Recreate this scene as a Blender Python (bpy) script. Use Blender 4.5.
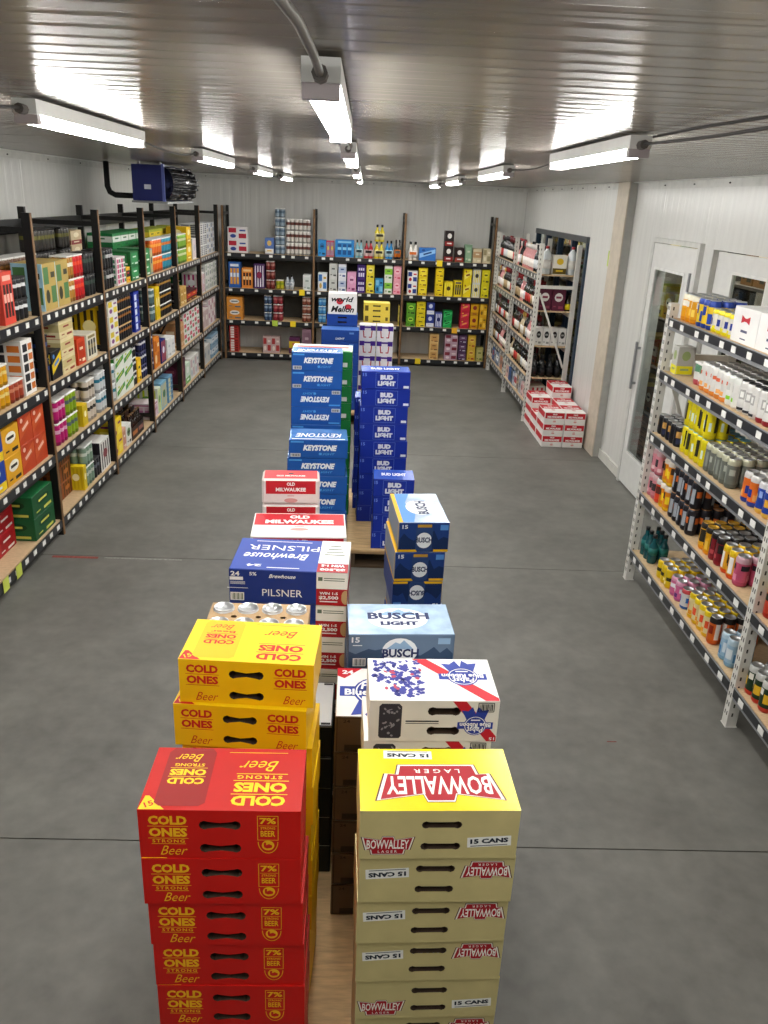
import bpy, bmesh, math, random
from mathutils import Vector, Matrix
from mathutils.geometry import tessellate_polygon
random.seed(11)
SC = bpy.context.scene
COL = SC.collection
for o in list(bpy.data.objects):
    bpy.data.objects.remove(o)
PI = math.pi

# ------------------------------------------------------------------ camera
F_PX, PITCH, ROLL, YAW, CAM_H = 808.97, 0.3691, 0.0457, 0.0368, 2.30
FW = Vector((math.sin(YAW)*math.cos(PITCH), math.cos(YAW)*math.cos(PITCH), -math.sin(PITCH)))
_rt = Vector((math.cos(YAW), -math.sin(YAW), 0)); _up = _rt.cross(FW)
RT = _rt*math.cos(ROLL) + _up*math.sin(ROLL)
UP = -_rt*math.sin(ROLL) + _up*math.cos(ROLL)
cd = bpy.data.cameras.new('camera'); cam = bpy.data.objects.new('camera', cd); COL.objects.link(cam)
cd.sensor_fit = 'VERTICAL'; cd.sensor_height = 32; cd.lens = F_PX/1024*32; cd.clip_start = .02
cam.matrix_world = Matrix(((RT.x, UP.x, -FW.x, 0), (RT.y, UP.y, -FW.y, 0), (RT.z, UP.z, -FW.z, CAM_H), (0, 0, 0, 1)))
SC.camera = cam

def at(px, py, X=None, Y=None, Z=None):
    d = FW + RT*((px-384)/F_PX) + UP*((512-py)/F_PX)
    t = X/d.x if X is not None else Y/d.y if Y is not None else (Z-CAM_H)/d.z
    return Vector((0, 0, CAM_H)) + d*t
def px_x(p):
    v = Vector(p)-Vector((0, 0, CAM_H)); return 384+F_PX*v.dot(RT)/v.dot(FW)
def solve_y(px, X, Z):                    # where along a shelf edge at X, Z the picture column px falls
    lo, hi = 1.5, 14.0
    inc = px_x((X, hi, Z)) > px_x((X, lo, Z))
    for _ in range(40):
        m = (lo+hi)/2
        if (px_x((X, m, Z)) < px) == inc: lo = m
        else: hi = m
    return (lo+hi)/2

# ------------------------------------------------------------------ light and exposure
W = bpy.data.worlds.new('world'); SC.world = W; W.use_nodes = True
W.node_tree.nodes['Background'].inputs[0].default_value = (.5, .52, .55, 1)
W.node_tree.nodes['Background'].inputs[1].default_value = .05
SC.view_settings.view_transform = 'Standard'; SC.view_settings.look = 'None'
SC.view_settings.gamma = 1; SC.view_settings.use_curve_mapping = False
SC.view_settings.exposure = 1.12
LAMP = 34.0           # radiance of the tube lens

# ------------------------------------------------------------------ materials
def lin(hx):
    hx = hx.lstrip('#'); r = []
    for i in (0, 2, 4):
        c = int(hx[i:i+2], 16)/255
        r.append(c/12.92 if c <= .04045 else ((c+.055)/1.055)**2.4)
    return (*r, 1)
_M = {}
def mat(hx, rough=.5, metal=0.0, var=.10, scale=14, bump=0, stretch=None, spec=.5, name=None):
    key = (hx, rough, metal, var, scale, bump, stretch, spec)
    if key in _M: return _M[key]
    m = bpy.data.materials.new(name or 'surface_'+hx.lstrip('#')); m.use_nodes = True
    nt = m.node_tree; b = nt.nodes['Principled BSDF']
    b.inputs['Roughness'].default_value = rough; b.inputs['Metallic'].default_value = metal
    b.inputs['Specular IOR Level'].default_value = spec
    tc = nt.nodes.new('ShaderNodeTexCoord'); n = nt.nodes.new('ShaderNodeTexNoise')
    n.inputs['Scale'].default_value = scale; n.inputs['Detail'].default_value = 4
    src = tc.outputs['Object']
    if stretch:
        mp = nt.nodes.new('ShaderNodeMapping'); mp.inputs['Scale'].default_value = stretch
        nt.links.new(src, mp.inputs[0]); src = mp.outputs[0]
    nt.links.new(src, n.inputs['Vector'])
    mr = nt.nodes.new('ShaderNodeMapRange')
    mr.inputs['From Min'].default_value = .3; mr.inputs['From Max'].default_value = .7
    mr.inputs['To Min'].default_value = 1-var; mr.inputs['To Max'].default_value = 1+var
    nt.links.new(n.outputs['Fac'], mr.inputs['Value'])
    mx = nt.nodes.new('ShaderNodeMix'); mx.data_type = 'RGBA'; mx.blend_type = 'MULTIPLY'
    mx.inputs['Factor'].default_value = 1; mx.inputs[6].default_value = lin(hx)
    nt.links.new(mr.outputs[0], mx.inputs[7]); nt.links.new(mx.outputs[2], b.inputs['Base Color'])
    if bump:
        bp = nt.nodes.new('ShaderNodeBump'); bp.inputs['Strength'].default_value = bump; bp.inputs['Distance'].default_value = .004
        nt.links.new(n.outputs['Fac'], bp.inputs['Height']); nt.links.new(bp.outputs[0], b.inputs['Normal'])
    _M[key] = m
    return m
def paper(hx): return mat(hx, .45, 0, .05, 9, 0, None, .28)
def ink(hx): return mat(hx, .48, 0, .03, 9, 0, None, .28)
def emit_mat(hx, s):
    m = bpy.data.materials.new('tube_lens'); m.use_nodes = True; nt = m.node_tree
    e = nt.nodes.new('ShaderNodeEmission'); e.inputs[0].default_value = lin(hx); e.inputs[1].default_value = s
    nt.links.new(e.outputs[0], nt.nodes['Material Output'].inputs[0]); return m
def glass_mat():
    m = bpy.data.materials.new('pane_glass'); m.use_nodes = True; b = m.node_tree.nodes['Principled BSDF']
    b.inputs['Base Color'].default_value = (.8, .86, .85, 1); b.inputs['Roughness'].default_value = .02
    b.inputs['Transmission Weight'].default_value = 1; b.inputs['IOR'].default_value = 1.12
    return m
def concrete():
    m = bpy.data.materials.new('concrete'); m.use_nodes = True; nt = m.node_tree; b = nt.nodes['Principled BSDF']
    tc = nt.nodes.new('ShaderNodeTexCoord')
    def noise(s, d, st=None):
        n = nt.nodes.new('ShaderNodeTexNoise'); n.inputs['Scale'].default_value = s; n.inputs['Detail'].default_value = d
        v = tc.outputs['Object']
        if st:
            mp = nt.nodes.new('ShaderNodeMapping'); mp.inputs['Scale'].default_value = st; nt.links.new(v, mp.inputs[0]); v = mp.outputs[0]
        nt.links.new(v, n.inputs['Vector']); return n
    a, c, s = noise(1.1, 6), noise(14, 8), noise(3.2, 5)
    ad = nt.nodes.new('ShaderNodeMath'); ad.operation = 'ADD'; nt.links.new(a.outputs[0], ad.inputs[0]); nt.links.new(c.outputs[0], ad.inputs[1])
    ad2 = nt.nodes.new('ShaderNodeMath'); ad2.operation = 'ADD'; nt.links.new(ad.outputs[0], ad2.inputs[0]); nt.links.new(s.outputs[0], ad2.inputs[1])
    r = nt.nodes.new('ShaderNodeMapRange'); r.inputs['From Min'].default_value = 1.05; r.inputs['From Max'].default_value = 1.95
    nt.links.new(ad2.outputs[0], r.inputs[0])
    cr = nt.nodes.new('ShaderNodeValToRGB'); cr.color_ramp.elements[0].color = lin('#5a5954'); cr.color_ramp.elements[1].color = lin('#7a7973')
    nt.links.new(r.outputs[0], cr.inputs[0]); nt.links.new(cr.outputs[0], b.inputs['Base Color'])
    rr = nt.nodes.new('ShaderNodeMapRange'); rr.inputs['To Min'].default_value = .42; rr.inputs['To Max'].default_value = .62
    nt.links.new(c.outputs[0], rr.inputs[0]); nt.links.new(rr.outputs[0], b.inputs['Roughness'])
    bp = nt.nodes.new('ShaderNodeBump'); bp.inputs['Strength'].default_value = .12; bp.inputs['Distance'].default_value = .004
    nt.links.new(c.outputs[0], bp.inputs['Height']); nt.links.new(bp.outputs[0], b.inputs['Normal'])
    return m
BOARD = mat('#cbb08a', .6, 0, .16, 40, .05, (1, 6, 1))
PLY = mat('#c9a878', .6, 0, .2, 12, .05, (1, 7, 1))
BLACK = mat('#151515', .45, .2, .2)
DARK = mat('#2b2c2e', .5, .1)
TAN_EDGE = mat('#7a5a38', .55, 0, .2, 18)
WHITE_STEEL = mat('#d8d6cf', .42, .1, .06)
GREY_STEEL = mat('#8f9193', .4, .3, .08)
TAG = mat('#e6e6e2', .5, 0, .03)
SILVER = mat('#c9cbcd', .28, .85, .06)
WALL = mat('#d3d3cf', .30, 0, .05, 3, .02, (6, 6, .3))
CEIL = mat('#86817a', .22, 0, .06, 2, .01, (.4, 5, 1), .22)
KRAFT = mat('#a98a63', .7, 0, .08)
HOLE = mat('#3a2a1c', .8, 0, .1)  # kraft liner darkened: shade inside the hand holes is put into the colour
GLASS = glass_mat()
CONC = concrete()

# ------------------------------------------------------------------ mesh helpers
def mk(name, v, f, mats, idx=None, smooth=False):
    me = bpy.data.meshes.new(name); me.from_pydata([tuple(p) for p in v], [], f)
    for m in (mats if isinstance(mats, (list, tuple)) else [mats]): me.materials.append(m)
    if idx: me.polygons.foreach_set('material_index', idx)
    if smooth: me.polygons.foreach_set('use_smooth', [True]*len(me.polygons))
    me.update(); return me
class MB:                                  # gathers boxes, tubes and plates for one mesh
    def __init__(s): s.v = []; s.f = []
    def box(s, x0, x1, y0, y1, z0, z1):
        n = len(s.v)
        s.v += [(x, y, z) for z in (z0, z1) for y in (y0, y1) for x in (x0, x1)]
        s.f += [tuple(n+i for i in q) for q in ((0, 2, 3, 1), (4, 5, 7, 6), (0, 1, 5, 4), (2, 6, 7, 3), (0, 4, 6, 2), (1, 3, 7, 5))]
        return s
    def bar(s, a, b, w, t):                # rectangular bar between two points
        a, b = Vector(a), Vector(b); d = (b-a).normalized()
        u = d.cross(Vector((0, 0, 1)));  u = u.normalized() if u.length > .01 else Vector((1, 0, 0))
        k = d.cross(u).normalized(); n = len(s.v)
        for p in (a, b):
            for q, r in ((-1, -1), (1, -1), (1, 1), (-1, 1)): s.v.append(p+u*q*w/2+k*r*t/2)
        s.f += [tuple(n+i for i in q) for q in ((0, 1, 2, 3), (7, 6, 5, 4), (0, 4, 5, 1), (1, 5, 6, 2), (2, 6, 7, 3), (3, 7, 4, 0))]
        return s
    def tube(s, pts, r, seg=8):
        pts = [Vector(p) for p in pts]; n0 = len(s.v); ref = None
        for i, p in enumerate(pts):
            d = (pts[min(i+1, len(pts)-1)]-pts[max(i-1, 0)]).normalized()
            if ref is None: ref = d.orthogonal().normalized()
            u = (ref-d*ref.dot(d)).normalized(); ref = u; k = d.cross(u)
            for j in range(seg):
                a = 2*PI*j/seg; s.v.append(p+u*math.cos(a)*r+k*math.sin(a)*r)
        for i in range(len(pts)-1):
            for j in range(seg):
                a, b = n0+i*seg+j, n0+i*seg+(j+1) % seg
                s.f.append((a, b, b+seg, a+seg))
        s.f.append(tuple(n0+j for j in range(seg))[::-1]); e = n0+(len(pts)-1)*seg; s.f.append(tuple(e+j for j in range(seg)))
        return s
    def mesh(s, name, m, smooth=False): return mk(name, s.v, s.f, m, None, smooth)
def boxmesh(name, x0, x1, y0, y1, z0, z1, m): return MB().box(x0, x1, y0, y1, z0, z1).mesh(name, m)
def lathe(name, prof, mats, seg=14, smooth=True):       # prof: (r, z, material index of the ring above)
    v, f, ix = [], [], []
    for r, z, _ in prof:
        for j in range(seg):
            a = 2*PI*j/seg; v.append((r*math.cos(a), r*math.sin(a), z))
    for i in range(len(prof)-1):
        for j in range(seg):
            a, b = i*seg+j, i*seg+(j+1) % seg
            f.append((a, b, b+seg, a+seg)); ix.append(prof[i][2])
    f.append(tuple(range(seg))[::-1]); ix.append(prof[0][2])
    e = (len(prof)-1)*seg; f.append(tuple(e+j for j in range(seg))); ix.append(prof[-2][2])
    return mk(name, v, f, mats, ix, smooth)
def chamfer_box(name, w, d, h, cols, bev=.0025):        # cols: front, back, left, right, top, bottom
    bm = bmesh.new(); bmesh.ops.create_cube(bm, size=1)
    for p in bm.verts: p.co = Vector((p.co.x*w, p.co.y*d, (p.co.z+.5)*h))
    bmesh.ops.bevel(bm, geom=list(bm.edges), offset=bev, segments=1, affect='EDGES')
    me = bpy.data.meshes.new(name)
    for c in cols: me.materials.append(c)
    for fc in bm.faces:
        n = fc.normal; a = max(range(3), key=lambda i: abs(n[i]))
        fc.material_index = {0: 3 if n.x > 0 else 2, 1: 1 if n.y > 0 else 0, 2: 4 if n.z > 0 else 5}[a]
    bm.to_mesh(me); bm.free(); return me
def slot_shape(cx, cy, L, R, r, n=7):                   # hand hole with wider ends
    p = []
    for j in range(n): a = PI*.72*(2*j/(n-1)-1); p.append((cx+L/2-R+R*math.cos(a), cy+R*math.sin(a)))
    q = []
    for j in range(n): a = PI+PI*.72*(2*j/(n-1)-1); q.append((cx-L/2+R+R*math.cos(a), cy+R*math.sin(a)))
    if r < R*.95: return p+[(cx, cy+r)]+q+[(cx, cy-r)]
    return p+q
def holed_box(name, w, d, h, cols, holes):
    v, f, ix = [], [], []
    loops = [[(-w/2, 0), (w/2, 0), (w/2, h), (-w/2, h)]]+holes
    tri = tessellate_polygon([[Vector((x, z, 0)) for x, z in l] for l in loops])
    for l in loops: v += [(x, -d/2, z) for x, z in l]
    for t in tri:
        a, b, c = [Vector(v[i]) for i in t]
        t = tuple(t) if (b-a).cross(c-a).y < 0 else tuple(t)[::-1]
        f.append(t); ix.append(0)
    n = len(v); v += [(-w/2, d/2, 0), (w/2, d/2, 0), (w/2, d/2, h), (-w/2, d/2, h)]
    f += [(n+1, n, n+3, n+2), (n, 0, 3, n+3), (1, n+1, n+2, 2), (3, 2, n+2, n+3), (n, n+1, 1, 0)]; ix += [1, 2, 3, 4, 5]
    body = mk(name, v, f, cols, ix)
    hv, hf = [], []
    for l in holes:
        n = len(hv); k = len(l); dp = .03
        hv += [(x, -d/2+.0004, z) for x, z in l]+[(x, -d/2+dp, z) for x, z in l]
        for j in range(k): hf.append((n+j, n+(j+1) % k, n+k+(j+1) % k, n+k+j))
        hf.append(tuple(n+k+j for j in range(k)))
    return body, mk('hand_hole', hv, hf, HOLE)

# ------------------------------------------------------------------ flat print: text and shapes laid on a box face
_T = {}
def text2d(s, bold=.0, shear=0.0, spacing=1.0):
    key = (s, bold, shear, spacing)
    if key in _T: return _T[key]
    cu = bpy.data.curves.new('lettering', 'FONT'); cu.body = s; cu.resolution_u = 2; cu.offset = bold; cu.shear = shear; cu.space_character = spacing
    ob = bpy.data.objects.new('lettering', cu); COL.objects.link(ob)
    dg = bpy.context.evaluated_depsgraph_get(); me = ob.evaluated_get(dg).to_mesh()
    v = [(p.co.x, p.co.y) for p in me.vertices]; f = [tuple(p.vertices) for p in me.polygons]
    ob.evaluated_get(dg).to_mesh_clear(); bpy.data.objects.remove(ob); bpy.data.curves.remove(cu)
    x0, x1 = min(p[0] for p in v), max(p[0] for p in v); y0, y1 = min(p[1] for p in v), max(p[1] for p in v)
    v = [((p[0]-x0)/(x1-x0)-.5, (p[1]-y0)/(y1-y0)-.5) for p in v]
    # fold duplicate verts away is not needed: the outlines are filled
    _T[key] = (v, f); return _T[key]
class Print:
    def __init__(s, w, d, h): s.dim = (w, d, h); s.faces = {}
    def frame(s, face):
        w, d, h = s.dim
        return {'front': ((0, -d/2, h/2), (1, 0, 0), (0, 0, 1), (0, -1, 0)), 'back': ((0, d/2, h/2), (-1, 0, 0), (0, 0, 1), (0, 1, 0)),
                'left': ((-w/2, 0, h/2), (0, -1, 0), (0, 0, 1), (-1, 0, 0)), 'right': ((w/2, 0, h/2), (0, 1, 0), (0, 0, 1), (1, 0, 0)),
                'top': ((0, 0, h), (1, 0, 0), (0, 1, 0), (0, 0, 1))}[face]
    def put(s, face, pts, faces, u=0, v=0, sx=1, sy=1, rot=0, layer=1):
        o, U, V, N = [Vector(k) for k in s.frame(face)]; VV, FF = s.faces.setdefault(face, ([], [])); n = len(VV); c, q = math.cos(rot), math.sin(rot)
        for x, y in pts:
            x, y = x*sx, y*sy; x, y = x*c-y*q, x*q+y*c
            VV.append(o+U*(u+x)+V*(v+y)+N*(.0003*layer))
        FF += [tuple(n+i for i in t) for t in faces]; return s
    def text(s, face, t, u, v, w, h, rot=0, layer=2, bold=.02, shear=0, spacing=1.0):
        p, f = text2d(t, bold, shear, spacing); return s.put(face, p, f, u, v, w, h, rot, layer)
    def rect(s, face, u, v, w, h, rot=0, layer=1): return s.put(face, [(-.5, -.5), (.5, -.5), (.5, .5), (-.5, .5)], [(0, 1, 2, 3)], u, v, w, h, rot, layer)
    def disc(s, face, u, v, w, h, rot=0, layer=1, n=20):
        return s.put(face, [(.5*math.cos(2*PI*i/n), .5*math.sin(2*PI*i/n)) for i in range(n)], [tuple(range(n))], u, v, w, h, rot, layer)
    def poly(s, face, pts, u=0, v=0, rot=0, layer=1, k=1.0):
        tr = tessellate_polygon([[Vector((x, y, 0)) for x, y in pts]])
        g = []
        for t in tr:
            a, b, c = [pts[i] for i in t]
            cr = (b[0]-a[0])*(c[1]-a[1])-(b[1]-a[1])*(c[0]-a[0])
            g.append(tuple(t) if cr > 0 else tuple(t)[::-1])
        return s.put(face, pts, g, u, v, k, k, rot, layer)
    def outline(s, face, u, v, w, h, t, rot=0, layer=1):
        for a, b, c, e in ((0, h/2, w, t), (0, -h/2, w, t), (-w/2, 0, t, h), (w/2, 0, t, h)):
            q, r = math.cos(rot), math.sin(rot); s.rect(face, u+a*q-b*r, v+a*r+b*q, c, e, rot, layer)
        return s
    def meshes(s, name, m, cell=.016):          # print that lies apart becomes a piece of its own
        out = []
        for face, (v, f) in s.faces.items():
            o, U, V, N = [Vector(k) for k in s.frame(face)]; own = {}; par = list(range(len(f)))
            def root(i):
                while par[i] != i: par[i] = par[par[i]]; i = par[i]
                return i
            uv = [((p-o).dot(U), (p-o).dot(V)) for p in v]
            for i, q in enumerate(f):
                a, b = [uv[j][0] for j in q], [uv[j][1] for j in q]
                for x in range(math.floor(min(a)/cell), math.floor(max(a)/cell)+1):
                    for y in range(math.floor(min(b)/cell), math.floor(max(b)/cell)+1):
                        for dx in (-1, 0, 1):
                            for dy in (-1, 0, 1):
                                k = own.get((x+dx, y+dy))
                                if k is not None: par[root(i)] = root(k)
                        own[(x, y)] = i
            g = {}
            for i, q in enumerate(f): g.setdefault(root(i), []).append(q)
            for qs in g.values():
                ids = sorted({j for q in qs for j in q}); mp = {j: n for n, j in enumerate(ids)}
                out.append((name, mk(name, [v[j] for j in ids], [tuple(mp[j] for j in q) for q in qs], m)))
        return out

# ------------------------------------------------------------------ things
def props(o, label=None, cat=None, group=None, kind=None):
    if label: o['label'] = label
    if cat: o['category'] = cat
    if group: o['group'] = group
    if kind: o['kind'] = kind
    return o
def ob(name, me, parent=None, loc=None, rz=0):
    o = bpy.data.objects.new(name, me); COL.objects.link(o)
    if parent: o.parent = parent
    if loc: o.location = loc
    if rz: o.rotation_euler = (0, 0, rz)
    return o
def thing(name, label, cat, loc=(0, 0, 0), rz=0, group=None):
    return props(ob(name, None, None, loc, rz), label, cat, group)
class Kind:                                  # one sort of product: its own mesh (or none) and its parts
    def __init__(s, name, cat, w, d, h, root=None, parts=()):
        s.name, s.cat, s.w, s.d, s.h, s.root, s.parts = name, cat, w, d, h, root, list(parts)
    def inst(s, loc, rz=0, label='', group=None, flip=False):
        o = ob(s.name, s.root, None, loc, rz); props(o, label, s.cat, group)
        if flip: o.rotation_euler = (0, PI, rz); o.location.z += s.h
        for p in s.parts:
            c = ob(p[0], p[1], o, p[2] if len(p) > 2 else None)
            for q in (p[3] if len(p) > 3 else ()): ob(q[0], q[1], c)
        return o
ORD = ['first', 'second', 'third', 'fourth', 'fifth', 'sixth', 'seventh', 'eighth', 'ninth', 'tenth', 'eleventh', 'twelfth', 'thirteenth', 'fourteenth', 'fifteenth', 'sixteenth', 'seventeenth', 'eighteenth', 'nineteenth', 'twentieth']
ORD += ['twenty-'+o for o in ORD[:9]]+['thirtieth']+['thirty-'+o for o in ORD[:9]]

# ================================================================== THE SETTING
XL, XR_FAR, XR, YB, YF, ZC = -2.78, 2.33, 2.40, 12.56, -1.6, 2.53
# floor: saw-cut slabs
fl = props(ob('floor', boxmesh('floor', XL-.1, 3.9, YF-.1, YB+.1, -.12, -.012, mat('#33332f', .8))), 'dark grey sealed concrete floor with saw-cut joints', None, None, 'structure')
cuts = [YF-.1, -.12, 2.42, 4.96, 7.50, 10.04, YB+.1]
for a, b in zip(cuts, cuts[1:]): ob('slab', boxmesh('slab', XL-.1, 3.9, a+.003, b-.003, -.012, 0, CONC), fl)
# ceiling: ribbed sheet panels that run across the room
ce = props(ob('ceiling', boxmesh('ceiling', XL-.1, 3.9, YF-.1, YB+.1, ZC+.012, ZC+.1, mat('#6b6a66', .5))), 'grey-white ribbed metal ceiling with glossy finish', None, None, 'structure')
def rib_profile(L, pitch, dp):               # offsets along a panel and its relief
    n = max(1, round(L/pitch)); p = L/n; r = [(0, dp*2.2), (.006, 0)]
    for i in range(n):
        a = i*p
        r += [(a+p*.30, 0), (a+p*.36, dp), (a+p*.64, dp), (a+p*.70, 0)]
    r += [(L-.006, 0), (L, dp*2.2)]
    return r
def ceil_panel(L):
    v, f = [], []
    for s, z in rib_profile(L, .095, .0009): v += [(XL, s, z), (XR, s, z)]
    for i in range(len(v)//2-1): f.append((2*i, 2*i+2, 2*i+3, 2*i+1))
    return mk('ceiling_panel', v, f, CEIL)
cpm = ceil_panel(.88); y = 1.2-.88*3
while y < YB: ob('ceiling_panel', cpm, ce, (0, y, ZC)); y += .88
# walls of ribbed sheet panels, made from rectangles so that door openings stay open
def wall_panel(L, z0, z1, axis, sign):
    v, f = [], []
    for s, t in rib_profile(L, .13, .0011):
        for z in (z0, z1): v.append((sign*t, s, z) if axis == 'x' else (s, sign*t, z))
    for i in range(len(v)//2-1): f.append((2*i, 2*i+1, 2*i+3, 2*i+2))
    return mk('wall_panel', v, f, WALL)
def wall(name, label, axis, pos, sign, rects, thick=.1):
    mb = MB()
    for a, b, z0, z1 in rects:
        lo, hi = sorted((pos+sign*.006, pos+sign*thick))
        if axis == 'x': mb.box(lo, hi, a, b, z0, z1)
        else: mb.box(a, b, lo, hi, z0, z1)
    w = props(ob(name, mb.mesh(name, mat('#b9b8b2', .6))), label, None, None, 'structure')
    for a, b, z0, z1 in rects:
        n = max(1, round((b-a)/1.12)); L = (b-a)/n; me = wall_panel(L, z0, z1, axis, sign)
        for i in range(n): ob('wall_panel', me, w, (pos, a+i*L, 0) if axis == 'x' else (a+i*L, pos, 0))
    return w
D1, D2, OP = (5.99, 6.92), (4.95, 5.80), (8.80, 11.52)
wall('wall_left', 'white ribbed metal wall behind the left rack', 'x', XL, -1, [(YF, YB, 0, ZC)])
wall('wall_back', 'white ribbed metal wall at the far end', 'y', YB, 1, [(XL, XR_FAR, 0, ZC)])
wall('wall_front', 'white ribbed metal wall behind the camera', 'y', YF, -1, [(XL, XR, 0, ZC)])
wall('wall_right', 'white ribbed metal wall with two cooler doors', 'x', XR, 1,
     [(YF, D2[0], 0, ZC), (D2[0], D2[1], 2.07, ZC), (D2[1], D1[0], 0, ZC), (D1[0], D1[1], 2.07, ZC), (D1[1], 7.98, 0, ZC)])
wall('wall_right_far', 'white ribbed metal wall with the glass door opening', 'x', XR_FAR, 1,
     [(7.98, OP[0], 0, ZC), (OP[0], OP[1], 2.02, ZC), (OP[1], YB, 0, ZC)], .09)
# post where the right wall steps, with a beige edge
props(ob('trim_1', boxmesh('trim', XR_FAR-.001, XR-.001, 7.66, 7.978, 0, ZC, mat('#a9a8a2', .5))), 'grey wall end post beside the red and white cartons', None, None, 'structure')
props(ob('trim_2', boxmesh('trim', XR_FAR-.012, XR_FAR-.0015, 7.655, 7.99, 0, ZC, mat('#c4b9a8', .5))), 'beige corner strip on the wall post', None, None, 'structure')
def ceil_trim(name, mbx, label, screws):
    t = props(ob(name, mbx.mesh(name, mat('#c9c9c4', .35))), label, None, None, 'structure')
    sm = lathe('screw', [(.007, -.004, 0), (.007, .004, 0), (.003, .006, 0)], [BLACK], 8)
    for p in screws: ob('screw', sm, t, p)
ceil_trim('trim_3', MB().box(XL, XL+.05, YF, YB, ZC-.006, ZC-.001).box(XL+.003, XL+.008, YF, YB, ZC-.06, ZC-.006), 'white angle strip along the left wall and ceiling', [(XL+.012, 2.6+i*.85, ZC-.035) for i in range(11)])
ceil_trim('trim_4', MB().box(XR-.05, XR, YF, 7.65, ZC-.006, ZC-.001).box(XR-.008, XR-.003, YF, 7.65, ZC-.06, ZC-.006), 'white angle strip along the right wall and ceiling', [(XR-.012, 2.6+i*.62, ZC-.035) for i in range(8)])
ceil_trim('trim_5', MB().box(XR_FAR-.05, XR_FAR, 7.99, YB, ZC-.006, ZC-.001).box(XR_FAR-.008, XR_FAR-.003, 7.99, YB, ZC-.06, ZC-.006), 'white angle strip above the glass door opening', [(XR_FAR-.012, 8.3+i*.5, ZC-.035) for i in range(8)])
ceil_trim('trim_6', MB().box(XL+.06, XR_FAR-.06, YB-.05, YB, ZC-.006, ZC-.001).box(XL+.06, XR_FAR-.06, YB-.008, YB-.003, ZC-.06, ZC-.006), 'white angle strip along the back wall and ceiling', [(-2.3+i*.6, YB-.012, ZC-.035) for i in range(8)])
props(ob('baseboard_right', boxmesh('baseboard', XR-.018, XR-.002, 6.98, 7.65, 0, .09, WHITE_STEEL)), 'white cove strip at the foot of the right wall', None, None, 'structure')

# cooler doors in the right wall
DOORW = mat('#d9d9d6', .35, 0, .04)
def cooler_door(name, label, y0, y1, gy0, gy1, gz0, gz1, handle, inset):
    x0, x1 = XR-.03+inset, XR-.010+inset; z1 = 2.06
    mb = MB().box(x0, x1, y0+.004, gy0, .02, z1).box(x0, x1, gy1, y1-.004, .02, z1).box(x0, x1, gy0, gy1, .02, gz0).box(x0, x1, gy0, gy1, gz1, z1)
    d = props(ob(name, mb.mesh(name, DOORW)), label, None, None, 'structure')
    g = MB(); t = .02
    for a, b, c, e in ((gy0-t, gy1+t, gz0-t, gz0), (gy0-t, gy1+t, gz1, gz1+t), (gy0-t, gy0, gz0, gz1), (gy1, gy1+t, gz0, gz1)): g.box(x0-.008, x0-.0005, a, b, c, e)
    ob('glazing_bead', g.mesh('glazing_bead', mat('#e4e4e1', .3)), d)
    ob('pane', boxmesh('pane', x0+.004, x0+.010, gy0+.001, gy1-.001, gz0+.001, gz1-.001, GLASS), d)
    if handle:
        h = ob('pull_handle', MB().box(x0-.045, x0-.03, handle-.016, handle+.016, .86, 1.26).box(x0-.03, x0-.0005, handle-.01, handle+.01, .9, .92).box(x0-.03, x0-.0005, handle-.01, handle+.01, 1.2, 1.22).mesh('pull_handle', GREY_STEEL), d)
        ob('hinge', boxmesh('hinge', x0-.012, x0-.0005, y0+.05, y0+.075, 1.76, 1.89, GREY_STEEL), d)
    return d
cooler_door('door_1', 'white cooler door with tall narrow window and grey pull handle', D1[0], D1[1], 6.18, 6.80, .32, 1.86, 6.87, 0)
cooler_door('door_2', 'recessed white cooler door with window behind the can rack', D2[0], D2[1], 5.02, 5.50, .4, 1.93, None, .07)
fr = MB()
for y0, y1 in ((D1[0]-.035, D1[0]), (D1[1], D1[1]+.05)): fr.box(XR-.035, XR-.0005, y0, y1, 0, 2.10)
fr.box(XR-.035, XR-.0005, D1[0], D1[1], 2.066, 2.10)
props(ob('trim_7', fr.mesh('door_frame', mat('#c9c9c5', .35))), 'white frame around the cooler door', None, None, 'structure')
# glass doors in the far right wall
wf = MB()
wf.box(XR_FAR-.03, XR_FAR+.06, OP[0], OP[1], 1.96, 2.02).box(XR_FAR-.03, XR_FAR+.06, OP[0], OP[1], 0, .12)
win = props(ob('window_1', wf.mesh('window_frame', mat('#4b4f52', .4, .3))), 'dark framed row of glass doors behind the bottle rack', None, None, 'structure')
n = 4; step = (OP[1]-OP[0])/n
for i in range(n+1):
    yy = OP[0]+step*i; yy = min(max(yy, OP[0]+.03), OP[1]-.03)
    ob('mullion', boxmesh('mullion', XR_FAR-.02, XR_FAR+.05, yy-.03, yy+.03, .12, 1.96, mat('#1f3347', .4, .2)), win)
for i in range(n):
    ob('pane', boxmesh('pane', XR_FAR+.01, XR_FAR+.016, OP[0]+step*i+.032, OP[0]+step*(i+1)-.032, .121, 1.959, GLASS), win)
# the room seen through the glass
wall_bm = MB().box(3.8, 3.88, YF, YB, 0, ZC).box(2.52, 3.8, 3.9, 3.98, 0, ZC).box(2.45, 3.8, YB, YB+.06, 0, ZC)
props(ob('wall_store', wall_bm.mesh('wall_store', mat('#8a8272', .7))), 'dim wall of the shop seen through the glass', None, None, 'structure')

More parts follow.
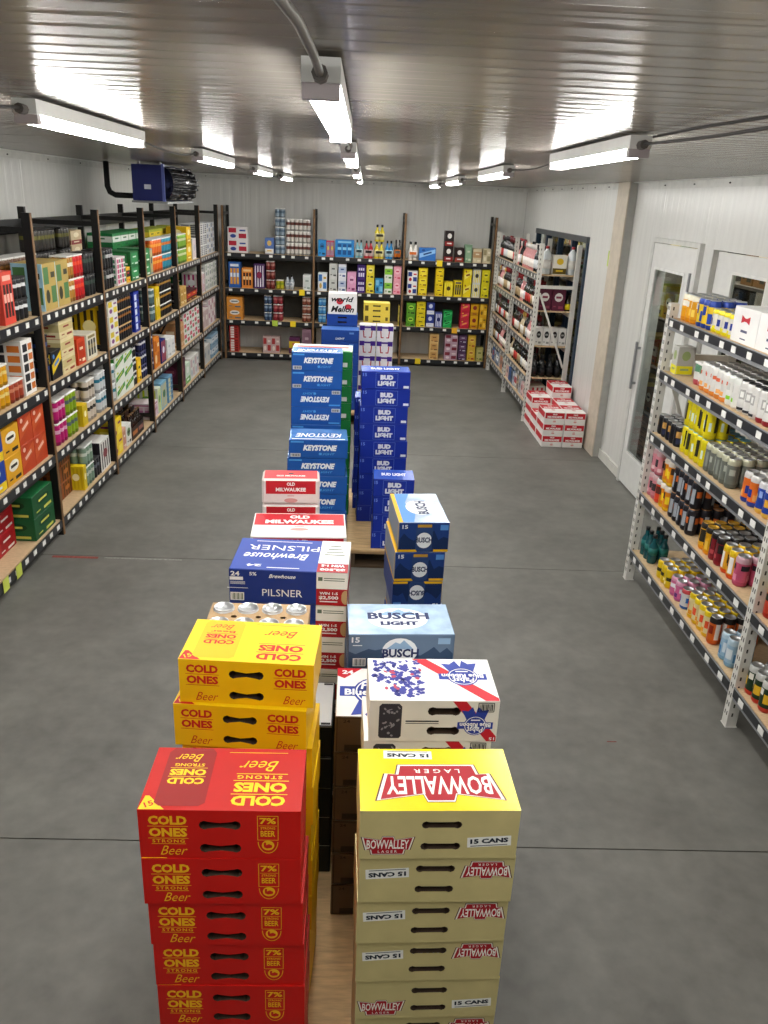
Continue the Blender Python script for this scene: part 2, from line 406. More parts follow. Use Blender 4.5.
# ================================================================== LIGHT FIXTURES
LENS = emit_mat('#fffdf8', LAMP)
HOUS = mat('#cfcfcc', .4, 0, .05); CAPM = mat('#a59c9d', .45, 0, .05)
lens_v = [(-.031, 0, -.0405), (-.031, 0, -.050), (-.021, 0, -.064), (.021, 0, -.064), (.031, 0, -.050), (.031, 0, -.0405)]
LN = 1.14
lens_me = mk('lens', [(x, y, z) for y in (0, LN) for x, _, z in lens_v], [(i, i+6, (i+1) % 6+6, (i+1) % 6) for i in range(6)]+[tuple(range(6)), tuple(range(11, 5, -1))], LENS)
hous_me = MB().box(-.034, .034, -.035, LN+.035, -.040, -.001).mesh('housing', HOUS)
cap_me = MB().box(-.033, .033, -.030, -.001, -.066, -.0405).mesh('end_cap', CAPM)
cap2_me = MB().box(-.033, .033, LN+.001, LN+.030, -.066, -.0405).mesh('end_cap', CAPM)
gl_me = MB().tube([(0, -.075, -.03), (0, -.035, -.03)], .014).mesh('cable_gland', mat('#55504c', .5))
def lamp(x, y, label):
    t = thing('ceiling_light', label, 'ceiling light', (x, y, ZC-.008), 0, 'tube lights on the ceiling')
    for nme, me in (('lens', lens_me), ('housing', hous_me), ('end_cap', cap_me), ('end_cap', cap2_me), ('cable_gland', gl_me)): ob(nme, me, t)
ROWS = [('left', -.975, [0.1, 2.60, 5.10, 7.60, 9.95]), ('centre', -.085, [1.60, 3.86, 6.6, 9.4]), ('right', .86, [0.1, 2.82, 5.35, 7.95, 10.3])]
for nm, x, ys in ROWS:
    for i, yy in enumerate(ys):
        lamp(x, yy, f'tube light in the {nm} row of the ceiling, {ORD[i]} from the camera end')
        if i < len(ys)-1:
            a, b = yy+LN+.03, ys[i+1]-.07; sag = .012 if nm != 'left' else .03
            pts = [(x+.02*math.sin(k/8*PI), a+(b-a)*k/8, ZC-.036-sag*math.sin(k/8*PI)) for k in range(9)]
            c = ob('power_cable', MB().tube(pts, .0045 if nm != 'centre' else .0075).mesh('power_cable', mat('#2f2d2b' if nm != 'centre' else '#6a6660', .5), True))
            props(c, f'dark power cable on the ceiling linking {ORD[i]} and {ORD[i+1]} tube lights of {nm} row', 'cable')
c = ob('power_cable', MB().tube([(-.16, -1.55, ZC-.02), (-.15, .2, ZC-.02), (-.12, .9, ZC-.022), (-.092, 1.15, ZC-.03), (-.085, 1.38, ZC-.035), (-.085, 1.53, ZC-.038)], .0075).mesh('power_cable', mat('#6a6660', .5), True))
props(c, 'grey conduit on the ceiling running to the nearest centre tube light', 'cable')
c = ob('power_cable', MB().tube([(XR-.02, .5, ZC-.05), (1.45, .95, ZC-.014), (1.05, 1.5, ZC-.014), (.93, 1.95, ZC-.016), (.90, 2.45, ZC-.012), (.90, 2.9, ZC-.012)], .0045).mesh('power_cable', mat('#2f2d2b', .5), True))
props(c, 'dark cable crossing the ceiling at upper right to the nearest tube light', 'cable')

# ================================================================== UNIT COOLER
BLUE = mat('#1c2566', .35, .2, .06)
ev = thing('unit_cooler', 'blue ceiling-hung cooling unit with black fan guards above the left rack', 'cooling unit', (-1.98, 8.05, 2.17))
ob('housing', MB().box(-.17, .10, 0, 1.15, .02, .33).mesh('housing', BLUE), ev)
ob('corner_rail', MB().box(.101, .125, -.004, .03, .0, .34).mesh('corner_rail', mat('#5a66a8', .3, .3)), ev)
ob('drip_pan', MB().box(-.18, .15, -.01, 1.16, 0, .018).mesh('drip_pan', mat('#9a9c9c', .35, .4)), ev)
ob('nameplate', MB().box(-.06, .0, -.004, -.0005, .12, .16).mesh('nameplate', mat('#c9ccd8', .4)), ev)
sv = []
for yy in (.02, 1.13):
    for j in range(11): a = -PI/2+PI*j/10; sv.append((.102+.10*math.cos(a), yy, .175+.145*math.sin(a)))
ob('shroud', mk('shroud', sv, [(j, j+1, j+12, j+11) for j in range(10)]+[tuple(range(11)), tuple(range(21, 10, -1))], mat('#101116', .2, .3, .3, 30, .6), None, True), ev)
for k in range(3):
    cy = .23+.36*k; g = MB()
    g.tube([(.11, cy-.15, .03), (.19, cy-.13, .06), (.22, cy, .09), (.19, cy+.13, .06), (.11, cy+.15, .03)], .006, 6)
    for r_ in range(7):
        z = .04+r_*.045; bul = .11*math.sin((r_+.7)/7.4*PI)
        g.tube([(.105, cy-.165, z), (.13+bul*.6, cy-.11, z), (.14+bul, cy, z), (.13+bul*.6, cy+.11, z), (.105, cy+.165, z)], .012, 6)
    gd = ob('fan_guard', g.mesh('fan_guard', mat('#17181c', .18, .5), True), ev)
    ob('fan_blades', MB().bar((.12, cy-.12, .05), (.135, cy+.12, .28), .05, .006).bar((.12, cy+.12, .05), (.135, cy-.12, .28), .05, .006).mesh('fan_blades', DARK), gd)
for yy in (.1, 1.05):
    ob('hanger', MB().box(-.14, -.12, yy, yy+.02, .33, .355).box(.06, .08, yy, yy+.02, .33, .355).mesh('hanger', GREY_STEEL), ev)
pp = ob('refrigerant_pipe', MB().tube([(-2.45, 8.3, ZC-.01), (-2.45, 8.3, 2.30), (-2.43, 8.3, 2.25), (-2.38, 8.3, 2.225), (-2.195, 8.3, 2.225)], .026, 10).mesh('refrigerant_pipe', mat('#111111', .6), True))
props(pp, 'black insulated pipe bending from the ceiling to the blue cooling unit', 'pipe')

# ================================================================== CARTONS ON THE FLOOR PALLETS
def carton(name, w, d, h, cols, holes=None, bev=.0025):
    cs = [c if not isinstance(c, str) else paper(c) for c in cols]
    if holes:
        b, hl = holed_box('carton_body', w, d, h, cs, holes); return Kind(name, 'carton', w, d, h, b, [('hand_hole', hl)])
    return Kind(name, 'carton', w, d, h, chamfer_box('carton_body', w, d, h, cs, bev))
def add(k, pname, hexs, fn, m=None):
    p = Print(k.w, k.d, k.h); fn(p); k.parts += p.meshes(pname, m or ink(hexs))
def barcode(p, face, u, v, w, h, layer=2):
    for i in range(9): p.rect(face, u-w/2+w*(i+.5)/9, v, w/9*(.35+.4*((i*7) % 3)/2), h, 0, layer)

# --- red strong beer, 15 cans
def make_cold(red, hh=None):
    w, d, h = .331, .199, hh or (.1235 if red else .1220)
    bg, fg = ('#c4160f', '#f0b41a') if red else ('#efbd0c', '#c2251a')
    top = mat('#b8140c', .5, 0, .05, 14, 0, None, .25) if red else '#f0c808'
    mk_h = lambda v: slot_shape(0, h/2+v, .086, .0115, .0055 if red else .005)
    k = carton('beer_carton', w, d, h, [bg, bg, bg, bg, top, bg], [mk_h(.024), mk_h(-.036)])
    def front(p):
        blocks = [(-.106, 1)] if red else [(-.108, 1), (.108, 1)]
        for u, _ in blocks:
            p.text('front', 'COLD', u, .036, .078, .023, bold=.045); p.rect('front', u, .0205, .082, .0014)
            p.text('front', 'ONES', u, .005, .078, .023, bold=.045); p.rect('front', u, -.0105, .082, .0014)
            if red: p.text('front', 'STRONG', u, -.0175, .066, .0085, spacing=1.3); p.rect('front', u, -.0250, .07, .0012)
            p.text('front', 'Beer', u+.01, -.042, .056, .024, bold=-.006, shear=.45)
        if red:
            u = .098
            p.text('front', '7%', u, .037, .034, .016, bold=.03); p.rect('front', u, .024, .038, .001)
            p.text('front', 'STRONG', u, .018, .03, .006); p.text('front', 'BEER', u, .004, .030, .015)
            p.outline('front', u, .018, .042, .062, .0012)
            for i in range(14):
                a0, a1 = PI+PI*i/14, PI+PI*(i+1)/14
                p.poly('front', [(.021*math.cos(a0), .030*math.sin(a0)), (.021*math.cos(a1), .030*math.sin(a1)), (.0195*math.cos(a1), .0285*math.sin(a1)), (.0195*math.cos(a0), .0285*math.sin(a0))], u, -.018)
            p.disc('front', u, -.027, .026, .026)
    add(k, 'front_lettering', fg, front)
    if red:
        def arm(p):
            p.poly('front', [(-.009, .002), (-.008, .008), (-.004, .008), (-.004, .001), (.002, .004), (.009, .0), (.008, -.006), (-.002, -.008), (-.008, -.005)], .098, -.027, layer=2)
        add(k, 'arm_emblem', bg, arm)
    def topp(p):
        u = .075
        p.text('top', 'COLD', u, -.070, .112, .030, PI, bold=.045); p.rect('top', u, -.050, .118, .002)
        p.text('top', 'ONES', u, -.029, .112, .030, PI, bold=.045); p.rect('top', u, -.008, .118, .002)
        if red: p.text('top', 'STRONG', u-.004, .003, .096, .011, PI, spacing=1.3); p.rect('top', u, .014, .11, .002)
        p.text('top', 'Beer', u-.01, .040, .085, .034, PI, bold=-.004, shear=.45)
        p.rect('top', .06, .085, .13, .0016)
        u = -.085
        p.text('top', 'COLD', u, -.012, .078, .020, PI, bold=.045, layer=3); p.rect('top', u, .002, .08, .0014, layer=3)
        p.text('top', 'ONES', u, .016, .078, .020, PI, bold=.045, layer=3); p.rect('top', u, .030, .08, .0014, layer=3)
        p.text('top', 'STRONG' if red else 'Beer', u, .040, .064, .010, PI, layer=3)
        p.text('top', 'Beer', u-.006, .064, .06, .026, PI, bold=-.004, shear=.45, layer=3)
        p.poly('top', [(-.1645, -.098), (-.112, -.098), (-.150, -.058), (-.158, -.058)])
    add(k, 'top_lettering', fg if not red else '#f5c50f', topp)
    def canpic(p):
        p.poly('top', [(-.04, -.088), (.04, -.088), (.052, -.078), (.052, .082), (.042, .097), (-.042, .097), (-.052, .082), (-.052, -.078)], -.085, 0, layer=2)
    add(k, 'can_picture', '#8f0d09' if red else '#e3b208', canpic)
    add(k, 'corner_number', bg, lambda p: p.text('top', '15', -.146, -.083, .018, .016, .5, layer=3))
    return k
RED, YEL = make_cold(True), make_cold(False)

# --- gold lager, 15 cans
def make_bow():
    w, d, h = .331, .199, .1252
    gold = mat('#cdbf86', .42, .2, .06)
    mk_h = lambda v: slot_shape(0.004, h/2+v, .084, .0095, .0095)
    k = carton('beer_carton', w, d, h, [gold, gold, gold, gold, mat('#eed21a', .25, .1, .05), gold], [mk_h(.026), mk_h(-.030)])
    P = [(-.132, .052), (-.035, .034), (-.028, .056), (.028, .056), (.035, .034), (.132, .052), (.112, -.030), (.088, -.028), (.082, -.058), (-.082, -.058), (-.088, -.028), (-.112, -.030)]
    def shape(layer, kt, kf):
        def fn(p):
            p.poly('top', P, .004, -.016, PI, layer, kt); p.poly('front', P, -.106, -.026, 0, layer, kf)
        return fn
    add(k, 'emblem_edge', '#4a1512', shape(1, 1.05, .43)); add(k, 'emblem_rim', '#f3efe4', shape(2, 1.02, .412)); add(k, 'emblem', '#a50f1f', shape(3, .96, .385))
    def letters(p):
        p.text('top', 'BOWVALLEY', .004, -.023, .225, .058, PI, 4, .02); p.text('top', 'LAGER', .004, .022, .10, .013, PI, 4, .01, spacing=1.6)
        p.text('front', 'BOWVALLEY', -.106, -.023, .088, .024, 0, 4, .02); p.text('front', 'LAGER', -.106, -.042, .04, .006, 0, 4, .01, spacing=1.6)
    add(k, 'emblem_lettering', '#f6f2ea', letters)
    add(k, 'count_panel', '#e9e9e4', lambda p: (p.rect('top', -.055, .078, .108, .027, PI-.03, 1), p.rect('front', .106, -.018, .092, .026, .06, 1)))
    add(k, 'count_lettering', '#14202e', lambda p: (p.text('top', '15 CANS', -.055, .076, .094, .013, PI-.03, 2, .05), p.rect('top', -.055, .0885, .09, .002, PI-.03, 2),
        p.text('front', '15 CANS', .106, -.0155, .080, .0125, .06, 2, .05), p.rect('front', .106, -.0275, .078, .0018, .06, 2)))
    return k
BOW = make_bow()

# --- blue pilsner 24
def make_pils():
    w, d, h = .398, .265, .1235
    bl = '#16307c'
    k = carton('beer_carton', w, d, h, [bl, bl, bl, '#d9d7d2', '#1f3f96', bl])
    add(k, 'prize_panel', '#e9e6e0', lambda p: (p.rect('front', .147, .031, .104, .061), p.rect('top', .147, .035, .104, .194), p.rect('right', 0, .0, .26, .12)))
    add(k, 'prize_band', '#a31822', lambda p: (p.rect('front', .147, -.0305, .104, .062), p.rect('top', .147, -.098, .104, .068), p.rect('right', 0, -.03, .26, .06, 0, 2)))
    add(k, 'cap_picture', '#b89468', lambda p: p.poly('front', [(0, -.026), (.008, -.026), (.008, .026), (0, .026), (-.007, .019), (-.010, .01), (-.0105, 0), (-.010, -.01), (-.007, -.019)], .1905, -.03, layer=2))
    def wht(p):
        p.text('front', 'PILSNER', -.02, -.022, .135, .026, bold=-.002); p.text('front', 'Brewhouse', -.02, .040, .09, .014, shear=.35)
        p.text('front', '24', -.178, .045, .03, .017, bold=.03); p.text('front', '5%', -.118, .046, .024, .013)
        for i in range(3): p.rect('front', -.17, .015-.004*i, .05, .0015)
        p.rect('front', -.17, -.008, .07, .0018); p.rect('front', -.174, .027, .045, .012)
        p.rect('front', -.172, -.040, .046, .030)
        p.text('front', 'WIN 1-5', .137, -.016, .062, .010, bold=.03, layer=3); p.text('front', '$2,500', .137, -.033, .066, .015, bold=.04, layer=3); p.rect('front', .137, -.047, .06, .004, layer=3)
        p.text('top', 'Brewhouse', -.055, -.020, .225, .050, PI, bold=.012, shear=.35); p.text('top', 'PILSNER', -.035, .052, .25, .042, PI, bold=0)
        p.text('top', '24', -.120, -.098, .05, .018, PI, bold=.04);
        p.rect('top', -.02, -.112, .11, .005, PI); p.rect('top', -.04, .108, .20, .004, PI)
        p.text('top', 'WIN 1-5', .147, -.080, .08, .018, PI, bold=.04, layer=3); p.text('top', '$2,500', .147, -.110, .085, .02, PI, bold=.04, layer=3)
    add(k, 'white_lettering', '#e8e8ea', wht)
    def dk(p):
        barcode(p, 'front', -.172, -.040, .04, .024, 3); p.rect('front', .155, .040, .07, .003, 0, 2); p.rect('front', .155, .032, .07, .003, 0, 2); p.rect('front', .108, .037, .015, .014, 0, 2)
        for i in range(4): p.rect('top', .147, .01+.025*i, .07-.01*i, .008, .1*i, 2)
    add(k, 'small_print', '#5d6a5a', dk)
    return k
PILS = make_pils()

# --- white ribbon beer
def ribbon(p, face, u, v, k, rot, layer, part):
    R = lambda x, y: (u+k*(x*math.cos(rot)-y*math.sin(rot)), v+k*(x*math.sin(rot)+y*math.cos(rot)))
    if part == 'blue':
        p.disc(face, u, v, .088*k, .088*k, rot, layer); p.rect(face, u, v, .135*k, .030*k, rot, layer)
        for s in (-1, 1):
            a = R(s*.022, -.052); p.poly(face, [(-.02*k, .022*k), (.02*k, .022*k), (.026*k, -.026*k), (.004*k, -.014*k), (-.018*k, -.026*k)], a[0], a[1], rot+s*.35, layer)
    elif part == 'rim':
        for i in range(28):
            a0, a1 = 2*PI*i/28, 2*PI*(i+1)/28
            p.poly(face, [(.040*k*math.cos(a0), .040*k*math.sin(a0)), (.040*k*math.cos(a1), .040*k*math.sin(a1)), (.0375*k*math.cos(a1), .0375*k*math.sin(a1)), (.0375*k*math.cos(a0), .0375*k*math.sin(a0))], u, v, rot, layer)
        a = R(0, .018); p.text(face, 'Pabst', a[0], a[1], .062*k, .024*k, rot, layer+1, .02, .15)
        a = R(0, -.003); p.text(face, 'Blue Ribbon', a[0], a[1], .118*k, .019*k, rot, layer+1, .03)
        a = R(0, -.025); p.rect(face, a[0], a[1], .035*k, .005*k, rot, layer+1)
def make_pbr():
    w, d, h = .331, .199, .1230
    mk_h = lambda v: slot_shape(.025, h/2+v, .085, .013, .013)
    k = carton('beer_carton', w, d, h, ['#e3dfd4', '#e3dfd4', '#e8e6e0', '#e8e6e0', '#f0efed', '#e3dfd4'], [mk_h(.030), mk_h(-.029)])  # beige front is white card with its shade put into the colour
    add(k, 'red_stripe', '#c41f2e', lambda p: (p.poly('top', [(-.045, .0985), (-.005, .0985), (.1645, -.085), (.1645, -.0985), (.13, -.0985)]),
        p.poly('front', [(.045, .0605), (.080, .0605), (.164, -.045), (.164, -.0605), (.140, -.0605)])))
    add(k, 'ribbon_emblem', '#2b3f9c', lambda p: (ribbon(p, 'top', .085, .012, .95, PI, 2, 'blue'), ribbon(p, 'front', .107, -.012, .68, PI, 2, 'blue')))
    add(k, 'ribbon_lettering', '#f4f4f6', lambda p: (ribbon(p, 'top', .085, .012, .95, PI, 4, 'rim'), ribbon(p, 'front', .107, -.012, .68, PI, 4, 'rim'), p.text('front', '15', .153, -.052, .014, .009, PI, 3)))
    rnd = random.Random(5)
    def art(p):
        for i in range(170):
            u, v = -.088+rnd.uniform(-.062, .062), .002+rnd.uniform(-.082, .088)
            if (u+.088 < -.02 and v < -.02) : u += .05
            n = rnd.randint(4, 6); s = rnd.uniform(.004, .011)
            p.poly('top', [(s*rnd.uniform(.5, 1.2)*math.cos(2*PI*j/n), s*rnd.uniform(.5, 1.2)*math.sin(2*PI*j/n)) for j in range(n)], u, v, 0, 2+i % 2)
    add(k, 'top_picture', '#3b3f94', art)
    def art2(p):
        for i in range(12):
            u, v = -.08+rnd.uniform(-.05, .06), rnd.uniform(-.05, .05); p.disc('top', u, v, rnd.uniform(.006, .022), rnd.uniform(.005, .016), rnd.uniform(0, 3), 4, 8)
    add(k, 'top_picture_accents', '#b8455f', art2)
    add(k, 'can_picture', '#35343c', lambda p: p.poly('front', [(-.024, -.052), (.024, -.052), (.029, -.046), (.029, .044), (.022, .052), (-.022, .052), (-.029, .044), (-.029, -.046)], -.112, 0, layer=1))
    def canart(p):
        for i in range(26): p.disc('front', -.112+rnd.uniform(-.024, .024), rnd.uniform(-.045, .045), rnd.uniform(.004, .012), rnd.uniform(.003, .010), rnd.uniform(0, 3), 2, 6)
    add(k, 'can_picture_detail', '#8f8c92', canart)
    add(k, 'barcode', '#22222a', lambda p: (p.outline('front', .132, .043, .040, .026, .002, 0, 3), barcode(p, 'front', .132, .043, .034, .020, 3), p.rect('front', -.03, .0, .085, .004, 0, 1), p.rect('front', -.03, -.007, .085, .002, 0, 1)))
    return k
PBR = make_pbr()
def make_pabst24():
    w, d, h = .398, .262, .1265
    k = carton('beer_carton', w, d, h, ['#6a5642', '#6a5642', '#7a664e', '#7a664e', '#eceae8', '#6a5642'])  # cardboard brown, darkened in the colour for the shadow on the fronts
    add(k, 'red_corner', '#c41f2e', lambda p: p.poly('top', [(-.197, .129), (-.197, .085), (-.175, .07), (-.12, .129)]))
    add(k, 'ribbon_emblem', '#2b3f9c', lambda p: ribbon(p, 'top', -.07, .0, 1.75, 0, 2, 'blue'))
    add(k, 'ribbon_lettering', '#f4f4f6', lambda p: (ribbon(p, 'top', -.07, .0, 1.75, 0, 4, 'rim'), p.text('top', '24', -.165, .105, .035, .022, 0, 3, .04)))
    add(k, 'front_lettering', '#3a2f24', lambda p: (p.text('front', '24', -.165, .048, .02, .011), p.rect('front', -.12, -.045, .10, .022), p.outline('front', 0, 0, .385, .118, .002)))
    return k
PAB24 = make_pabst24()
def make_black():
    k = carton('beer_carton', .325, .25, .1195, ['#1c211d', '#1c211d', '#1c211d', '#1c211d', '#dcdcda', '#1c211d'])
    add(k, 'top_lettering', '#2a2a2a', lambda p: (p.rect('top', .14, .112, .03, .01), p.rect('top', .14, -.112, .03, .012), p.outline('top', 0, 0, .318, .243, .003)))
    add(k, 'edge_line', '#b9b9b4', lambda p: p.rect('front', 0, .057, .32, .0025))
    return k
BLK24 = make_black()

# --- mountain lager cartons
def ridge(w, h, n, seed, base):
    r = random.Random(seed); pts = [(-w/2, -h/2)]
    pts += [(w/2, -h/2)]
    for i in range(n, -1, -1): pts.append((-w/2+w*i/n, base+h*.5*r.uniform(-.15, .85)*(1 if i % 2 else .35)))
    return pts
def make_buschlight():
    w, d, h = .344, .21, .1235
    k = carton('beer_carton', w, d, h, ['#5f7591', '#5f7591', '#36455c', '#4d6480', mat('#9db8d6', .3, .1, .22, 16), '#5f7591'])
    add(k, 'mountain_print', '#2f4868', lambda p: (p.poly('front', ridge(.338, .118, 16, 3, -.01)), p.poly('right', ridge(.2, .118, 8, 4, -.01))))
    def wht(p):
        p.disc('top', -.005, .0, .20, .145, 0, 1, 28); p.disc('front', -.005, .0, .115, .098, 0, 2)
        p.text('front', '15', -.148, .042, .026, .020, bold=.03); p.rect('front', -.142, .022, .03, .003, layer=2); p.rect('front', -.135, -.040, .042, .030, layer=2)
    add(k, 'snow_oval', '#e6ebf1', wht)
    add(k, 'peak_print', '#8fb0d2', lambda p: (p.poly('top', [(-.07, .022), (-.03, .052), (-.018, .045), (.008, .066), (.028, .046), (.045, .052), (.07, .022)], -.005, 0, 0, 2), p.poly('front', [(-.045, .008), (-.015, .034), (0, .028), (.012, .042), (.045, .008)], -.005, 0, 0, 3), p.rect('front', .138, .038, .04, .022, 0, 2)))
    add(k, 'name_lettering', '#1b2a5c', lambda p: (p.text('top', 'BUSCH', -.002, .018, .205, .046, 0, 3, .04), p.text('top', 'LIGHT', -.002, -.032, .125, .026, 0, 3, .06),
        p.text('front', 'BUSCH', -.002, -.006, .118, .032, 0, 4, .04), p.text('front', 'LIGHT', -.002, -.036, .07, .014, 0, 4, .06)))
    add(k, 'barcode', '#3a4656', lambda p: barcode(p, 'front', -.135, -.040, .036, .024, 3))
    return k
BUSL = make_buschlight()
def make_busch():
    w, d, h = .20, .331, .1245
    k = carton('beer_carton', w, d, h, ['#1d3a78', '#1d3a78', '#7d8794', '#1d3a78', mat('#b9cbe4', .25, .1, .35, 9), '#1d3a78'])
    add(k, 'mountain_print', '#142a55', lambda p: p.poly('front', ridge(.196, .118, 10, 9, -.01)))
    add(k, 'sky_print', '#4f86c9', lambda p: (p.rect('front', .080, .042, .032, .022, 0, 2), p.poly('top', [(-.098, -.16), (-.04, -.16), (-.02, -.06), (-.05, .05), (-.02, .16), (-.098, .16)], 0, 0, 0, 1)))
    add(k, 'yellow_band', '#d9a916', lambda p: (p.rect('front', -.062, -.056, .074, .010, 0, 2), p.rect('front', .070, -.056, .058, .010, 0, 2), p.rect('top', -.091, 0, .016, .325, 0, 3), p.rect('left', 0, -.054, .325, .013, 0, 2), p.rect('left', .159, 0, .010, .12, 0, 2)))
    add(k, 'can_picture', '#27406f', lambda p: p.poly('front', [(-.024, -.061), (.024, -.061), (.033, -.050), (.033, .048), (.026, .058), (-.026, .058), (-.033, .048), (-.033, -.050)], .002, 0, 0, 3))
    add(k, 'can_rim_picture', '#b58a2e', lambda p: p.rect('front', .002, .049, .056, .012, 0, 4))
    add(k, 'snow_disc', '#dfe3e6', lambda p: (p.disc('front', .002, -.012, .062, .066, 0, 4), p.disc('top', .005, 0, .115, .16, 0, 2, 28), p.text('front', '15', -.075, .045, .022, .016, 0, 3, .03)))
    add(k, 'name_lettering', '#16254f', lambda p: (p.text('front', 'BUSCH', .002, -.010, .064, .023, 0, 5, .04), p.text('top', 'BUSCH', .012, 0, .15, .045, PI/2, 3, .04)))
    return k
BUS = make_busch()

# --- red and white cartons
def make_oldmil(w, d, h, name='beer_carton'):
    k = carton(name, w, d, h, ['#e7e3df', '#e7e3df', '#e7e3df', '#e7e3df', '#eeebe8', '#e7e3df'])
    add(k, 'red_panel', '#c01f2b', lambda p: (p.rect('front', 0, h*.20, w*.94, h*.48), p.rect('top', 0, d*.22, w*.97, d*.50), p.rect('left', 0, h*.2, d*.92, h*.48), p.rect('right', 0, h*.2, d*.92, h*.48)))
    add(k, 'name_lettering', '#f2efec', lambda p: (p.text('front', 'OLD', 0, h*.32, w*.22, h*.13, 0, 2, .05), p.text('front', 'MILWAUKEE', 0, h*.10, w*.72, h*.17, 0, 2, .05),
        p.text('top', 'OLD', 0, d*.33, w*.22, d*.14, 0, 2, .05), p.text('top', 'MILWAUKEE', 0, d*.12, w*.74, d*.16, 0, 2, .05)))
    add(k, 'small_print', '#d49a96', lambda p: (p.rect('front', 0, -h*.16, w*.12, h*.04), p.rect('top', 0, -d*.08, w*.1, d*.03), p.disc('top', 0, -d*.2, w*.2, d*.12), p.disc('front', 0, -h*.3, w*.16, h*.14)))
    return k
OLD24 = make_oldmil(.398, .265, .1200); OLD15 = make_oldmil(.207, .331, .1205)
def make_old8():
    w, d, h = .258, .134, .122
    k = carton('beer_pack', w, d, h, ['#e3d9d6', '#e3d9d6', '#dcd2cf', '#dcd2cf', '#cf2630', '#e3d9d6'], None, .010)
    add(k, 'red_panel', '#c01f2b', lambda p: (p.rect('front', 0, .022, w*.86, .062), p.poly('left', [(-.05, .05), (.05, .05), (.035, -.01), (-.035, -.01)]), p.poly('right', [(-.05, .05), (.05, .05), (.035, -.01), (-.035, -.01)])))
    add(k, 'name_lettering', '#f2efec', lambda p: (p.text('front', 'OLD', 0, .038, w*.14, .016, 0, 2, .04), p.text('front', 'MILWAUKEE', 0, .012, w*.52, .018, 0, 2, .04), p.text('top', 'OLD MILWAUKEE', 0, -.02, w*.5, .016, 0, 2, .04)))
    add(k, 'carry_hole', '#1d1514', lambda p: (p.disc('top', 0, .012, .026, .018, 0, 2), p.disc('left', 0, .01, .04, .05, 0, 2), p.disc('right', 0, .01, .04, .05, 0, 2)))
    add(k, 'small_print', '#d49a96', lambda p: (p.rect('front', 0, -.018, .03, .004, 0, 1), p.disc('front', 0, -.040, .06, .022, 0, 1)))
    return k
OLD8 = make_old8()

# --- blue cartons of the second pallet
def make_key(w, d, h):
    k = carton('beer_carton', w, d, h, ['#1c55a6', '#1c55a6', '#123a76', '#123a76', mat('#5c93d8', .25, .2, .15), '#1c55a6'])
    add(k, 'name_lettering', '#e9eef4', lambda p: (p.text('front', 'KEYSTONE', .01*w/.37, .008, w*.58, h*.32, 0, 2, .06, .25), p.text('top', 'KEYSTONE', .0, -d*.1, w*.8, d*.34, PI, 2, .03, .25), p.rect('top', 0, -d*.42, w*.9, d*.06, 0, 1)))
    add(k, 'light_lettering', '#4f9ae0', lambda p: (p.text('front', 'LIGHT', w*.16, -h*.26, w*.24, h*.12, 0, 2, .02, .2), p.rect('front', -w*.36, h*.38, w*.22, h*.09), p.disc('front', w*.03, -h*.26, w*.05, h*.14, 0, 1)))
    add(k, 'barcode_panel', '#c9ccd0', lambda p: p.rect('front', -w*.39, -h*.34, w*.17, h*.2))
    add(k, 'barcode', '#30343c', lambda p: barcode(p, 'front', -w*.39, -h*.34, w*.14, h*.13))
    return k
KEYL, KEYU = make_key(.372, .265, .1208), make_key(.335, .20, .1205)
def make_bud(w, d, h):
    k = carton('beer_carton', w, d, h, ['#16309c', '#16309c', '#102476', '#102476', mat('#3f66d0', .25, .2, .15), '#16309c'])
    s = .115
    def pr(p):
        p.text('front', 'BUD', .006, h*.17, s*.76, h*.28, 0, 2, .08); p.text('front', 'LIGHT', .006, -h*.17, s*1.05, h*.28, 0, 2, .08)
        p.text('top', 'BUD LIGHT', 0, 0, w*.6, d*.28, 0, 2, .05)
        p.rect('front', w*.42, -h*.35, w*.11, h*.14, 0, 1)
    add(k, 'name_lettering', '#dfe4f2', pr)
    add(k, 'name_frame', '#6f8de0', lambda p: (p.outline('front', .006, 0, s*1.28, h*.84, .0018, 0, 1), p.text('front', '15', -w*.43, h*.30, w*.08, h*.18, 0, 1, .03), p.text('left', '15', d*.3, h*.3, d*.14, h*.18, 0, 1)))
    return k
BUD15, BUD12 = make_bud(.331, .199, .1198), make_bud(.265, .200, .1215)
def make_plain(w, d, h, front, side, top, fn=()):
    k = carton('beer_carton', w, d, h, [front, front, side, side, top, front])
    for pn, hx, f in fn: add(k, pn, hx, f)
    return k
GRN = make_plain(.415, .265, .1178, '#1c7a3a', '#12672f', '#ecebe6', [
    ('top_band', '#c23a36', lambda p: p.rect('top', 0, .03, .36, .05)), ('green_band', '#2a9a4c', lambda p: p.rect('top', 0, -.10, .39, .05)),
    ('side_panel', '#d4d8d2', lambda p: (p.rect('right', -.06, -.03, .09, .03), p.rect('front', .15, -.03, .05, .03)))])
BLW = make_plain(.40, .265, .1215, '#1c4396', '#163681', '#4a79c8', [('emblem', '#d6dde8', lambda p: (p.text('front', 'LIGHT', .0, -.028, .10, .022, 0, 2, .03, .3),)), ('side_mark', '#5d86cf', lambda p: p.rect('front', .12, .03, .05, .02))])
mk_h = lambda v: slot_shape(0, .0608+v, .10, .010, .010)
BLN = carton('beer_carton', .331, .199, .1215, ['#1c4396']*4+['#3f6fc0', '#1c4396'], [mk_h(.028), mk_h(-.02)])
MEL = make_plain(.31, .2, .22, '#eceae8', '#e2e0dd', '#f3f2f0', [
    ('lettering', '#17171a', lambda p: (p.text('front', 'world', -.0, .050, .24, .055, 0, 2, .03, .3), p.text('front', 'Mellon', .0, -.055, .25, .065, 0, 2, .03, .3))),
    ('fruit_print', '#c9303c', lambda p: (p.disc('front', -.03, .028, .075, .07, 0, 1), p.disc('front', .06, -.03, .075, .06, 0, 1)))])
